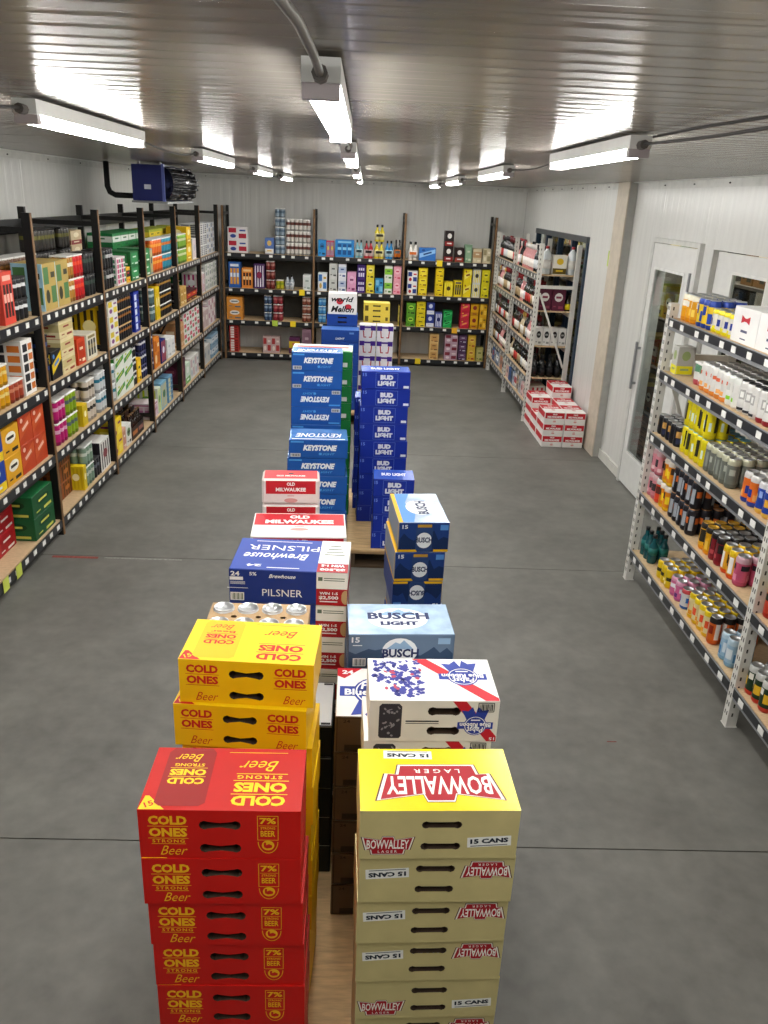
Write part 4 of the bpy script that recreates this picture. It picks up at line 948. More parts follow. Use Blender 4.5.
# (shelf, bay, px from, px to, kind, levels, rows, start depth, description)
LT = [
 (0, 0, -30, -4, B(.20, .30, '#2b2a5c', 'blocks', '#b9a6d8', '#3f7fc0'), 1, 2, .03, 'violet and blue carton'),
 (0, 0, -3, 17, B(.16, .30, '#d94a3a', 'cans', '#2b1715', '#f0b9a8'), 1, 1, .03, 'tall coral carton'),
 (0, 0, 18, 34, P('#1a1a1c', '#e6e6e6', '#1b1b1d'), 2, 1, .03, 'black and white can pack'),
 (0, 0, -40, 30, P('#5a3a22', '#9a6b34', '#ecebe6', True), 2, 1, .30, 'brown can pack with white carrier'),
 (0, 1, 46, 66, B(.24, .30, '#b49a55', 'blocks', '#4f7a4a', '#3a3a2a', .20, '#a9d3e6'), 1, 1, .03, 'tall tan carton with pale blue side'),
 (0, 1, 66, 76, P('#b07a2c', '#f0e6cf', '#ecebe6', True, 2), 2, 1, .03, 'amber can pack with white carrier'),
 (0, 1, 76, 88, P('#c4161c', '#e8482a', '#ecebe6', True, 3), 2, 1, .03, 'red can pack'),
 (0, 1, 89, 105, P('#17181a', '#3d4f46', '#1b1b1d', True, 3), 2, 1, .03, 'black can pack with black carrier'),
 (0, 1, 38, 70, P('#26221d', '#6d6a2a', '#18181a', True, 3), 3, 1, .30, 'dark can pack with olive band'),
 (0, 1, 72, 90, B(.26, .11, '#c9b590', 'foot', '#8a1f24', '#e8dcc0', .2), 4, 1, .30, 'cream carton with dark red foot'),
 (0, 2, 106, 118, P('#141416', '#c9c9c9', '#1b1b1d', True, 3), 2, 1, .03, 'black can pack with silver band'),
 (0, 2, 118, 127, B(.13, .23, '#e9e2e2', 'squares', '#c23a72', '#3f7d5a'), 1, 1, .03, 'white and pink carton'),
 (0, 2, 127, 132, B(.12, .13, '#e0b01c', 'band', '#2a2320', '#c2403a'), 1, 1, .03, 'small yellow carton with dark band'),
 (0, 2, 132, 146, B(.26, .125, '#1d6a37', 'panel', '#2f8a4e', '#dfe8df'), 2, 1, .03, 'green carton with pale panel'),
 (0, 2, 106, 134, B(.27, .125, '#1f7a40', 'band', '#d5dbd3', '#23613a'), 3, 1, .30, 'tall stacked green carton'),
 (0, 3, 151, 154, B(.10, .24, '#8d8f9a', 'bars', '#d8c24a', '#3a3f55'), 1, 1, .03, 'narrow grey carton'),
 (0, 3, 154, 163, P('#e2661a', '#f2a33a', '#ecebe6', True, 3), 2, 1, .03, 'orange can pack with white carrier'),
 (0, 3, 163, 175, P('#2c8aa3', '#e0792a', '#ecebe6', True, 3), 2, 1, .03, 'teal and orange can pack'),
 (0, 3, 151, 178, B(.27, .12, '#a8b23c', 'band', '#e2c63a', '#4d6a2a'), 3, 1, .30, 'lime and yellow carton'),
 (0, 4, 180, 187, P('#7fae3a', '#d8e0b0', '#ecebe6', True, 3), 2, 1, .03, 'lime can pack with white carrier'),
 (0, 4, 187, 193, B(.26, .19, '#e3b814', 'foot', '#c99a0e', '#f3e6b0'), 2, 1, .03, 'tall golden carton'),
 (0, 4, 193, 198, B(.22, .24, '#dcdad8', 'bars', '#c9a9b0', '#b5b9c4'), 1, 1, .03, 'white and pale pink carton'),
 (0, 5, 199, 207, B(.28, .13, '#d9d9d6', 'squares', '#8f939c', '#55585f'), 3, 1, .03, 'white patterned carton'),
 (0, 5, 207, 216, B(.28, .13, '#cfd2d6', 'blocks', '#7d8796', '#c2b8a0'), 3, 1, .03, 'grey patterned carton'),
 (1, 0, -40, -6, P('#a9cfe2', '#6fa3c4', '#ecebe6', True), 2, 2, .03, 'pale blue can pack'),
 (1, 0, -5, 13, P('#e2a516', '#f4d884', '#ecebe6'), 2, 1, .03, 'golden can pack'),
 (1, 0, 13, 24, P('#a8442c', '#d98a6a', '#ecebe6'), 1, 1, .03, 'brick red can pack'),
 (1, 0, 24, 36, B(.17, .34, '#e7e5e0', 'squares', '#26262a', '#c9702a', .22), 1, 1, .03, 'tall white carton with coloured squares'),
 (1, 0, 36, 47, P('#15171d', '#2e4a8a', '#15171d', True, 2), 2, 2, .03, 'black and blue can pack'),
 (1, 1, 50, 62, B(.20, .19, '#16161a', 'slash', '#e3c21c', '#4a7fc4'), 1, 1, .03, 'black carton with yellow slash'),
 (1, 1, 62, 79, B(.27, .122, '#d8c99a', 'band', '#c3b27c', '#8a2a22', .24, '#e6d9ad', '#b8392c'), 3, 1, .03, 'cream carton with red edge'),
 (1, 1, 79, 88, B(.17, .19, '#c8401c', 'panel', '#b3330f', '#f0d0b0'), 1, 1, .03, 'red-orange carton'),
 (1, 1, 88, 101, B(.24, .19, '#dcd6c2', 'cans', '#2a2a24', '#8a7a4a'), 1, 1, .03, 'cream carton with black bottles print'),
 (1, 1, 101, 105, B(.08, .34, '#edc40e', 'bars', '#3a3010', '#f6e7a0'), 1, 1, .03, 'tall narrow yellow carton'),
 (1, 1, 79, 101, B(.27, .12, '#cfa414', 'slash', '#1f1c14', '#efe3ae'), 3, 1, .30, 'yellow and black carton'),
 (1, 2, 111, 121, B(.26, .122, '#e3e1dd', 'blocks', '#d8bf2a', '#7a3a80'), 3, 1, .03, 'white carton with yellow and purple blocks'),
 (1, 2, 121, 136, P('#1a1a1e', '#a06a34', '#c9a06a', False, 3), 3, 1, .03, 'dark can pack with tan carrier'),
 (1, 2, 136, 143, B(.17, .36, '#1f34a0', 'squares', '#d3dcf2', '#0f1f6a', .22), 1, 1, .03, 'tall royal blue carton'),
 (1, 3, 153, 157, P('#4f6a6c', '#aebfc0', '#dfe3e0', True, 2), 2, 1, .03, 'grey-teal can pack'),
 (1, 3, 157, 160, B(.08, .32, '#e6c40f', 'bars', '#c09a08', '#fff3b0'), 1, 1, .03, 'narrow yellow carton'),
 (1, 3, 160, 173, P('#18181a', '#b98a3a', '#ecebe6', False, 4), 3, 1, .03, 'black and gold can pack with white carrier'),
 (1, 3, 173, 178, P('#2a1f24', '#8f8a90', '#2b2b2e', False, 3), 2, 1, .03, 'dark plum can pack'),
 (1, 4, 181, 186, B(.16, .2, '#c9a25a', 'panel', '#b3873c', '#efe0b8'), 1, 1, .03, 'tan carton'),
 (1, 4, 186, 198, B(.30, .12, '#4a1c24', 'band', '#b3382a', '#e0a83a'), 1, 1, .03, 'maroon carton with red band'),
 (1, 4, 183, 196, B(.28, .12, '#1e6b3c', 'oval', '#2f8a52', '#d6e0d8'), 2, 1, .30, 'green carton behind the maroon ones'),
 (1, 5, 201, 206, B(.14, .26, '#dadbd8', 'bars', '#a8206a', '#cfd2d6'), 1, 1, .03, 'white carton with magenta bars'),
 (1, 5, 206, 217, B(.28, .17, '#d6d7d3', 'blocks', '#aab4a6', '#7f8a8f'), 2, 1, .03, 'pale carton with green-grey blocks'),
 (2, 0, -60, 8, B(.27, .18, '#1c3f9c', 'foot', '#e9c51e', '#dde3ee', .24), 2, 1, .03, 'blue carton with yellow foot'),
 (2, 0, 8, 22, B(.235, .175, '#dca01c', 'oval', '#efe9d8', '#26221c', .27, '#b8801a'), 2, 1, .03, 'golden carton with black and white emblem'),
 (2, 0, 24, 52, B(.205, .185, '#b8401c', 'slash', '#c65428', '#e9b5a0', .27, '#a8381a'), 2, 1, .03, 'orange-red carton with pale streak'),
 (2, 1, 60, 71, P('#c01a72', '#e9b3d0', '#ecebe6', True, 3), 2, 1, .03, 'magenta can pack'),
 (2, 1, 71, 83, P('#8fae1e', '#5a6a70', '#ecebe6', True, 3), 2, 1, .03, 'lime and grey can pack'),
 (2, 1, 84, 90, B(.11, .165, '#e3c11a', 'bars', '#b8a01a', '#fff3c0'), 1, 1, .03, 'small yellow carton with bars'),
 (2, 1, 90, 101, P('#d6c9ba', '#3a332e', '#ecebe6', True, 3), 2, 1, .03, 'cream can pack with dark pattern'),
 (2, 1, 101, 115, P('#d6dadc', '#2a7a94', '#e9ecec', True, 3), 2, 1, .03, 'white and teal can pack'),
 (2, 1, 72, 100, P('#7d94a8', '#2f5fa8', '#2f5fa8', True, 3), 2, 1, .30, 'grey-blue can pack with blue carrier'),
 (2, 2, 117, 131, B(.27, .118, '#dfe2da', 'slash', '#3f8f3a', '#b9c24a'), 3, 1, .03, 'white carton with green leaf print'),
 (2, 2, 131, 137, P('#1f2024', '#e3e3e3', '#e3e3e0', False, 2), 3, 1, .03, 'black can pack with white carrier'),
 (2, 2, 137, 142, B(.13, .22, '#eab80f', 'panel', '#f2cb3a', '#3a2f10'), 1, 1, .03, 'bright yellow carton'),
 (2, 2, 143, 152, P('#1f2550', '#d6d6e0', '#3a3d6a', False, 3), 3, 1, .03, 'navy can pack'),
 (2, 3, 153, 161, B(.24, .30, '#d47a1e', 'blocks', '#b8601a', '#f2d6a6'), 1, 1, .03, 'tall orange carton'),
 (2, 3, 162, 168, B(.20, .24, '#1d2a70', 'bars', '#c9552a', '#dfe2ee'), 1, 1, .03, 'navy carton with orange bars'),
 (2, 3, 168, 174, B(.18, .2, '#e4e4e2', 'panel', '#d6d8da', '#a9adb3'), 1, 1, .03, 'plain white carton'),
 (2, 3, 156, 179, B(.52, .33, '#9a7a55', 'panel', '#94744f', '#8a6a48', .22), 1, 1, .30, 'large plain kraft carton'),
 (2, 4, 181, 184, B(.10, .28, '#c99a6a', 'panel', '#b98558', '#e2cfae'), 1, 1, .03, 'tan narrow carton'),
 (2, 4, 184, 200, B(.31, .12, '#d8dad6', 'blocks', '#c2405a', '#3f8a4a'), 3, 1, .03, 'white carton with red and green print'),
 (2, 5, 202, 209, B(.24, .25, '#d2c9c6', 'bars', '#a8707c', '#e3ded6'), 1, 1, .03, 'pale pink striped carton'),
 (2, 5, 209, 217, B(.26, .17, '#d9cfd2', 'blocks', '#b98a98', '#e8e4e0'), 2, 1, .03, 'pink and white carton'),
 (3, 0, -14, 17, B(.265, .135, '#a81420', 'panel', '#9a0f1c', '#e2d6d2', .25, '#b5161f'), 2, 1, .14, 'red carton with white lettering block'),
 (3, 0, 37, 50, B(.34, .150, '#14512c', 'oval', '#0f4224', '#c9cf5a', .27, '#1a5c34', '#1f6a3c'), 2, 1, .025, 'dark green carton with lime sticker'),
 (3, 1, 54, 73, B(.20, .125, '#8a4a22', 'bars', '#3a2014', '#b9703a', .26), 3, 1, .12, 'dark orange and brown carton'),
 (3, 1, 73, 78, B(.07, .19, '#e6c81a', 'bars', '#c2a60f', '#fff3b8', .12), 1, 1, .03, 'thin yellow carton'),
 (3, 1, 78, 87, P('#7f9a86', '#cfd6cc', '#dfe2de', True, 3), 2, 1, .03, 'sage can pack'),
 (3, 1, 87, 94, P('#2a2a30', '#6a6f7a', '#2b2b2e', True, 2), 1, 2, .03, 'charcoal can pack'),
 (3, 1, 94, 108, B(.26, .25, '#dedcd8', 'bars', '#1f1c20', '#7a2a34', .24, '#26222a'), 1, 1, .03, 'white carton with black bars'),
 (3, 1, 108, 118, B(.27, .16, '#e9c818', 'blocks', '#f2dc5a', '#7a2a5a', .25), 2, 1, .03, 'yellow carton with purple disc'),
 (3, 2, 120, 125, B(.10, .19, '#d6a58f', 'panel', '#c28a74', '#efe2d4'), 1, 1, .03, 'salmon carton'),
 (3, 2, 125, 132, B(.17, .19, '#dfe0da', 'oval', '#5a7a4a', '#1f1f1c'), 1, 1, .03, 'white carton with dark round emblem'),
 (3, 2, 147, 153, B(.24, .16, '#e2d6dc', 'cans', '#c9a8b8', '#a86a8a'), 1, 1, .03, 'pale pink carton with bottle print'),
 (3, 3, 156, 161, B(.14, .26, '#cfd8c6', 'bars', '#b8cf1e', '#5a8f3a'), 1, 1, .03, 'white and lime striped carton'),
 (3, 3, 161, 169, B(.26, .28, '#7fb2cf', 'bars', '#e3c23a', '#3f6a3a'), 1, 1, .03, 'pale blue striped carton'),
 (3, 3, 169, 175, B(.22, .28, '#6f9dc0', 'squares', '#d9d29a', '#2f5f8a'), 1, 1, .03, 'steel blue carton with squares'),
 (3, 3, 176, 182, B(.28, .34, '#4a1a30', 'oval', '#5c2440', '#8a4a5a'), 1, 1, .03, 'maroon carton'),
 (3, 4, 184, 191, B(.26, .24, '#cfe0cc', 'foot', '#6fae5a', '#eef2ea'), 1, 1, .03, 'white carton with green foot'),
 (3, 4, 191, 201, B(.26, .26, '#dddcd8', 'blocks', '#c9b0b4', '#a8b4c0'), 1, 1, .03, 'white carton with faded blocks'),
 (3, 5, 204, 212, B(.24, .24, '#d4d4d0', 'bars', '#b5b7ba', '#9aa4b0'), 1, 1, .03, 'pale grey striped carton'),
 (3, 5, 212, 220, B(.26, .15, '#8fb0c8', 'band', '#dfe6ea', '#4a7a9a'), 2, 1, .03, 'pale blue and white carton'),
]
cursor = {}
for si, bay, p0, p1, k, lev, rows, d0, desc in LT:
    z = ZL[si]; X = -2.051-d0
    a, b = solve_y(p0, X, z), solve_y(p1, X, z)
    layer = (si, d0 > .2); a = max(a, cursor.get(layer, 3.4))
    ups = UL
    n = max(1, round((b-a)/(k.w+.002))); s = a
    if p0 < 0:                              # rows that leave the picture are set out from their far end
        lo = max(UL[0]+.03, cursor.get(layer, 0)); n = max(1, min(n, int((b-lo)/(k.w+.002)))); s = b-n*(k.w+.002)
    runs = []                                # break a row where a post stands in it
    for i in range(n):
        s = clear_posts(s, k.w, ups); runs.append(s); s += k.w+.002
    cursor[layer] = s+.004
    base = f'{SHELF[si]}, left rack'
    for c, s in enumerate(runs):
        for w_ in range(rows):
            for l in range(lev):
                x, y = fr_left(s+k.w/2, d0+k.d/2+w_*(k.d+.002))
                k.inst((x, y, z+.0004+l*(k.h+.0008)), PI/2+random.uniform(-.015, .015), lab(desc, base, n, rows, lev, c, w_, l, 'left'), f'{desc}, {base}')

# dark six-bottle carriers on the bottom shelf of the left rack
def bottle_mesh(r, h, neck, glass, smooth_seg=12):
    return lathe('bottle', [(r*.9, 0, 0), (r, .006, 0), (r, h*.55, 0), (r*.8, h*.64, 0), (neck, h*.74, 0), (neck, h-.002, 0), (neck*.9, h, 0)], [mat(glass, .12, 0, .05)], smooth_seg)
def label_band(r, z0, z1, hx, seg=12): return lathe('label', [(r+.0006, z0, 0), (r+.0006, z1, 0)], [paper(hx)], seg)
def cap_mesh(neck, z0, z1, hx): return lathe('cap', [(neck+.001, z0, 0), (neck+.001, z1-.002, 0), (neck*.8, z1, 0)], [mat(hx, .35, .2)], 12)
def bottle_kind(r, h, neck, glass, label, cap, caph=.03, name='wine_bottle', l0=.12, l1=.45):
    return Kind(name, 'bottle', 2*r+.002, 2*r+.002, h+.002, bottle_mesh(r, h, neck, glass), [('label', label_band(r, h*l0, h*l1, label)), ('cap', cap_mesh(neck, h-caph, h+.0015, cap))])
def six_carrier(box, glass, caps, band):
    bm_, cm_ = bottle_mesh(.030, .225, .0125, glass, 10), cap_mesh(.0125, .212, .226, caps); parts = []
    for i in range(3):
        for j in range(2): parts.append(('bottle', bm_, ((i-1)*.064, (j-.5)*.066, .004), [('cap', cm_)]))
    w, d = .198, .138; m = paper(box)
    parts.append(('carrier_tray', MB().box(-w/2, w/2, -d/2, -d/2+.002, 0, .115).box(-w/2, w/2, d/2-.002, d/2, 0, .115).box(-w/2, -w/2+.002, -d/2+.002, d/2-.002, 0, .13).box(w/2-.002, w/2, -d/2+.002, d/2-.002, 0, .13).box(-w/2+.002, w/2-.002, -d/2+.002, d/2-.002, .0, .003).mesh('carrier_tray', m)))
    parts.append(('carrier_handle', MB().box(-w/2+.003, w/2-.003, -.001, .001, .004, .20).box(-.05, .05, -.001, .001, .20, .25).mesh('carrier_handle', m)))
    k = Kind('bottle_carrier', 'bottle carrier', w, d, .252, None, parts)
    add(k, 'carrier_print', band, lambda p: p.put('front', [(-.08, -.09), (.08, -.09), (.08, -.05), (-.08, -.05)], [(0, 1, 2, 3)]))
    return k
s = solve_y(132, -2.09, ZL[3])
s = clear_posts(s, .2, UL)
for i, (bx, gl, bd, de) in enumerate((('#3a2218', '#26140c', '#b9703a', 'brown six-bottle carrier with orange band'), ('#241a1c', '#20130d', '#8a5a50', 'black six-bottle carrier with dusky band'))):
    k = six_carrier(bx, gl, '#8a6a4a', bd)
    for j in range(2):
        x, y = fr_left(s+.10, .03+.07+j*.142); k.inst((x, y, ZL[3]+.0004), PI/2, f"{de}, {('front', 'back')[j]} row, bottom shelf, left rack", 'six-bottle carriers on the left rack')
    s += .203

# ---------------------------------------------------------------- back rack (picture columns, top row, colours)
bcur = {}
def bk(shelf, x0, x1, yt, lev, cols, col, kind, c1, c2, desc, d0=.03, depth=.18, typ='box'):
    z = ZB[shelf]; Y = 12.031+d0
    yb = [256, 290, 322, 355][shelf]
    xa, xb = at(x0, yb, Y=Y).x, at(x1, yb, Y=Y).x
    bay = min(2, max(0, int(((xa+xb)/2-UB[0])/1.2803)))
    xa, xb = max(xa, UB[bay]+.024, bcur.get(shelf, -9)), min(xb, UB[bay+1]-.024); bcur[shelf] = xb+.002
    zt = min(at((x0+x1)/2, yt, Y=Y).z, ZB[shelf-1]-.090 if shelf else 9); hh = max(.06, (zt-z)/lev-.001); w = (xb-xa)/cols-.003
    where = f'{SHELF[shelf]}, back rack'
    if typ == 'box': k = box_kind(w, depth, hh, col, kind, c1, c2, faces=('front',))
    elif typ == 'pack':
        nx = max(1, round(w/.067)); r = w/nx/2-.0006
        k = can_pack(nx, 2, [(0, .15, shade(col, .7)), (.15, .5, col), (.5, .75, c1), (.75, 1, col)], c2, r=r, h=max(.07, hh-.005))
    elif typ == 'bottles':
        nx = max(2, round(w/.07)); r = w/nx/2-.001; parts = []
        bm_, cm_, lb = bottle_mesh(r, hh, r*.42, col, 10), cap_mesh(r*.42, hh*.86, hh+.001, '#141414'), label_band(r, hh*.12, hh*.5, c1, 10)
        for i in range(nx):
            for j in range(2): parts.append(('bottle', bm_, ((i-(nx-1)/2)*2*(r+.0006), (j-.5)*2*(r+.0006), 0), [('label', lb), ('cap', cm_)]))
        k = Kind('bottle_pack', 'bottle pack', w, 4*r+.003, hh+.002, None, parts)
        add(k, 'pack_print', c2, lambda p: p.put('front', [(-w*.35, -hh*.2), (w*.35, -hh*.2), (w*.35, -hh*.05), (-w*.35, -hh*.05)], [(0, 1, 2, 3)]))
    place(fr_back, 0, 'back', xa, k, cols, 1, lev, z, where, desc, d0, gap=.003)
BT = [
 (0, 228, 248, 227, 2, 1, '#e3dfe0', 'blocks', '#b5283c', '#3a4f9a', 'white carton with red and blue blocks'),
 (0, 265, 274, 238, 1, 1, '#5a78b8', 'foot', '#e6e2d8', '#d9b86a', 'blue carton with cream foot'),
 (0, 275, 285, 208, 5, 1, '#8fa0ae', 'pack', '#5d7286', '#e8e8e6', 'silver-blue can pack', 'pack'),
 (0, 286, 311, 219, 3, 3, '#d6d2cc', 'pack', '#6a3a34', '#eceae6', 'white and dark red can pack', 'pack'),
 (1, 229, 241, 262, 1, 1, '#2b5fae', 'cans', '#e6a23a', '#e3e8f0', 'blue carton with orange print'),
 (1, 242, 253, 268, 1, 1, '#e08a3a', 'cans', '#4a2818', '#f0c890', 'orange carton with dark bottles'),
 (1, 254, 265, 264, 1, 1, '#4a2a5c', 'bars', '#e2dce6', '#8a2a4a', 'purple carton with white bars'),
 (1, 266, 275, 261, 3, 1, '#7a2a26', 'pack', '#b07a70', '#e3dedb', 'dark red can pack', 'pack'),
 (1, 276, 284, 280, 1, 1, '#c2b82a', 'pack', '#8fa01e', '#e6e4dc', 'yellow-green can pack', 'pack'),
 (1, 285, 294, 275, 1, 1, '#a8b0b8', 'bot', '#d6dade', '#8a929a', 'clear bottle pack', 'bottles'),
 (1, 303, 311, 275, 1, 1, '#dfe2e0', 'panel', '#cfd6d4', '#8fa09a', 'small white carton'),
 (2, 227, 243, 297, 2, 1, '#d98f3a', 'oval', '#e9e4dc', '#5a6a7a', 'orange carton with white oval'),
 (2, 264, 272, 295, 3, 1, '#3a5070', 'pack', '#8fa4b8', '#e3e3e0', 'steel blue can pack', 'pack'),
 (2, 273, 283, 295, 3, 1, '#8a2530', 'pack', '#b86a6a', '#e3e0dd', 'crimson can pack', 'pack'),
 (2, 302, 311, 297, 3, 1, '#8a4a38', 'pack', '#d6b8a8', '#e6e2dc', 'rust can pack', 'pack'),
 (3, 230, 239, 324, 2, 1, '#b8302a', 'squares', '#e6dcd6', '#7a1f1c', 'red carton with white squares'),
 (3, 263, 280, 337, 1, 2, '#c2a8a4', 'blocks', '#a83a3a', '#e2d4cc', 'pink and red patterned carton'),
 (3, 289, 300, 338, 1, 1, '#5a2a50', 'band', '#d9b82a', '#c23a5a', 'purple carton with yellow band'),
 (3, 302, 312, 329, 1, 1, '#8a6a78', 'panel', '#7a5a6a', '#b8a0a8', 'mauve carton'),
 (0, 318, 326, 240, 1, 1, '#2f8ed0', 'oval', '#1f6fb0', '#17374f', 'sky blue carton with dark bird print'),
 (0, 326, 334, 241, 1, 2, '#c2405a', 'bars', '#5fb0c8', '#d6c84a', 'narrow red carton with blue bars'),
 (0, 335, 354, 240, 1, 1, '#2b86d0', 'cans', '#14508f', '#8fd0f0', 'wide blue carton with bottle shapes'),
 (0, 355, 363, 240, 1, 1, '#8fc8d8', 'bot', '#d3e6ea', '#1f3a44', 'pale blue bottle pack', 'bottles'),
 (0, 364, 373, 241, 1, 1, '#b8283a', 'bot', '#e3c8c8', '#1f1416', 'red bottle pack', 'bottles'),
 (0, 374, 384, 225, 2, 1, '#e3cf3a', 'bot', '#f0e6a8', '#2a2614', 'yellow bottle pack', 'bottles'),
 (0, 385, 393, 241, 1, 1, '#2f8fd6', 'bot', '#bfe0f0', '#12303f', 'bright blue bottle pack', 'bottles'),
 (0, 394, 401, 240, 1, 1, '#26262a', 'bot', '#e07a2a', '#5a5a5a', 'black bottle pack with orange label', 'bottles'),
 (1, 318, 327, 273, 1, 1, '#dfe3e6', 'blocks', '#3a78c0', '#c9a24a', 'white carton with blue block'),
 (1, 329, 337, 262, 2, 1, '#d2d2ce', 'panel', '#c2c4c0', '#5a5a58', 'pale grey carton'),
 (1, 338, 346, 264, 2, 1, '#dfe2ea', 'band', '#b8c4dc', '#3a4f8a', 'white carton with pale blue band'),
 (1, 347, 356, 272, 1, 1, '#e0a0c4', 'oval', '#e9b8d4', '#8a3a6a', 'pink carton'),
 (1, 357, 365, 264, 2, 1, '#46257a', 'cans', '#d6cfe6', '#2a1450', 'violet carton with white bottle shapes'),
 (1, 366, 374, 264, 2, 1, '#e3d23a', 'oval', '#efe27a', '#3a3414', 'lemon carton'),
 (1, 375, 383, 279, 1, 1, '#3a8ec4', 'blocks', '#7fc0e0', '#1a4a6a', 'mid blue carton'),
 (1, 384, 392, 265, 2, 1, '#e3e8dc', 'band', '#86c43a', '#3f7a2a', 'white carton with green band'),
 (1, 393, 401, 265, 2, 1, '#e8a0b0', 'oval', '#f3c2cc', '#d4506a', 'rose carton'),
 (2, 318, 326, 297, 3, 1, '#4a94d0', 'pack', '#8fc4e6', '#dfe6ea', 'azure can pack', 'pack'),
 (2, 398, 402, 306, 1, 1, '#d9c04a', 'panel', '#e6d468', '#6a5a1a', 'pale yellow narrow carton'),
 (0, 408, 418, 242, 1, 1, '#e0dcd6', 'bot', '#e6e2dc', '#d06a2a', 'white bottle pack with orange base', 'bottles'),
 (0, 419, 436, 248, 1, 1, '#2f6fc0', 'slash', '#8fc0ee', '#1a3f80', 'blue carton with pale slash'),
 (0, 444, 453, 231, 2, 1, '#241a1a', 'foot', '#8a2422', '#e8e4e0', 'black and red carton with white disc'),
 (0, 455, 464, 248, 1, 1, '#2a1a18', 'foot', '#9a3a2a', '#e8e4e0', 'dark carton with rust foot and white disc'),
 (0, 465, 472, 245, 1, 1, '#7a9a7c', 'panel', '#8fb08f', '#c9d0b8', 'sage green carton'),
 (0, 473, 482, 249, 1, 1, '#cfc2a0', 'band', '#b8946a', '#e6dcc2', 'cream carton with tan band'),
 (0, 483, 491, 249, 1, 1, '#d2c8a8', 'blocks', '#9a8f6a', '#e9e2cc', 'pale tan carton'),
 (1, 407, 417, 271, 2, 1, '#e6e4e2', 'blocks', '#2a3f8a', '#c22a30', 'white carton with blue and red print'),
 (1, 418, 427, 268, 3, 1, '#e3c81a', 'panel', '#f0dc3a', '#7a2a14', 'yellow carton with red-brown print'),
 (1, 435, 443, 268, 3, 1, '#e6c816', 'oval', '#f2da2a', '#5a2a12', 'yellow carton with dark oval print'),
 (1, 444, 453, 282, 1, 1, '#e6d01e', 'bars', '#f3e04a', '#4a3a10', 'tall yellow carton with bars'),
 (1, 454, 462, 281, 1, 1, '#e3cc22', 'cans', '#3a3210', '#2f2a5a', 'yellow carton with black bottle print'),
 (1, 463, 471, 268, 2, 1, '#ecd416', 'slash', '#f6e66a', '#8a4a12', 'bright yellow carton with slash'),
 (1, 472, 480, 268, 2, 1, '#dcdcd4', 'bars', '#e6d41a', '#3a3a30', 'white carton with yellow bars'),
 (1, 481, 489, 268, 2, 1, '#d8cc1e', 'oval', '#e9de3a', '#4a4a12', 'yellow-olive carton'),
 (2, 406, 415, 303, 2, 1, '#5a9a2a', 'oval', '#a8d84a', '#1a2a10', 'lime green carton with dark emblem'),
 (2, 416, 425, 301, 3, 1, '#e3d026', 'band', '#d6c01a', '#4a4210', 'yellow carton with olive band'),
 (2, 426, 434, 301, 2, 1, '#2a3a8a', 'foot', '#e2e4ec', '#c9d0e6', 'navy carton with white foot'),
 (2, 435, 442, 313, 1, 1, '#5a64a8', 'bars', '#e6e8f0', '#2a2f6a', 'violet-blue striped carton'),
 (2, 443, 452, 311, 2, 1, '#1f9a4a', 'slash', '#3fc06a', '#123a20', 'emerald carton'),
 (2, 460, 469, 303, 3, 1, '#c8243a', 'slash', '#e04a5a', '#f0c04a', 'scarlet carton'),
 (2, 470, 478, 302, 2, 1, '#e0a81a', 'foot', '#c48a12', '#8a2a2a', 'gold carton with red disc'),
 (2, 479, 488, 302, 2, 1, '#dca41e', 'blocks', '#f0c84a', '#7a5a1a', 'gold carton with pale blocks'),
 (3, 429, 438, 334, 3, 1, '#dcb878', 'panel', '#c99a5a', '#6a3a24', 'tan carton with brown print'),
 (3, 444, 457, 334, 3, 1, '#b89aa8', 'blocks', '#7a2a3a', '#e0d2d6', 'mauve and maroon carton'),
 (3, 458, 466, 334, 3, 1, '#4a3050', 'band', '#6a4a6a', '#c9c2d0', 'dark purple carton'),
 (3, 467, 475, 335, 2, 1, '#d8b03a', 'oval', '#e6c45a', '#a83a24', 'gold carton with rust oval'),
 (3, 476, 483, 348, 1, 1, '#a8a05a', 'panel', '#bcb472', '#5a6a2a', 'olive tan carton'),
]
for r_ in BT:
    bk(*r_[:11], typ=r_[11] if len(r_) > 11 else 'box')

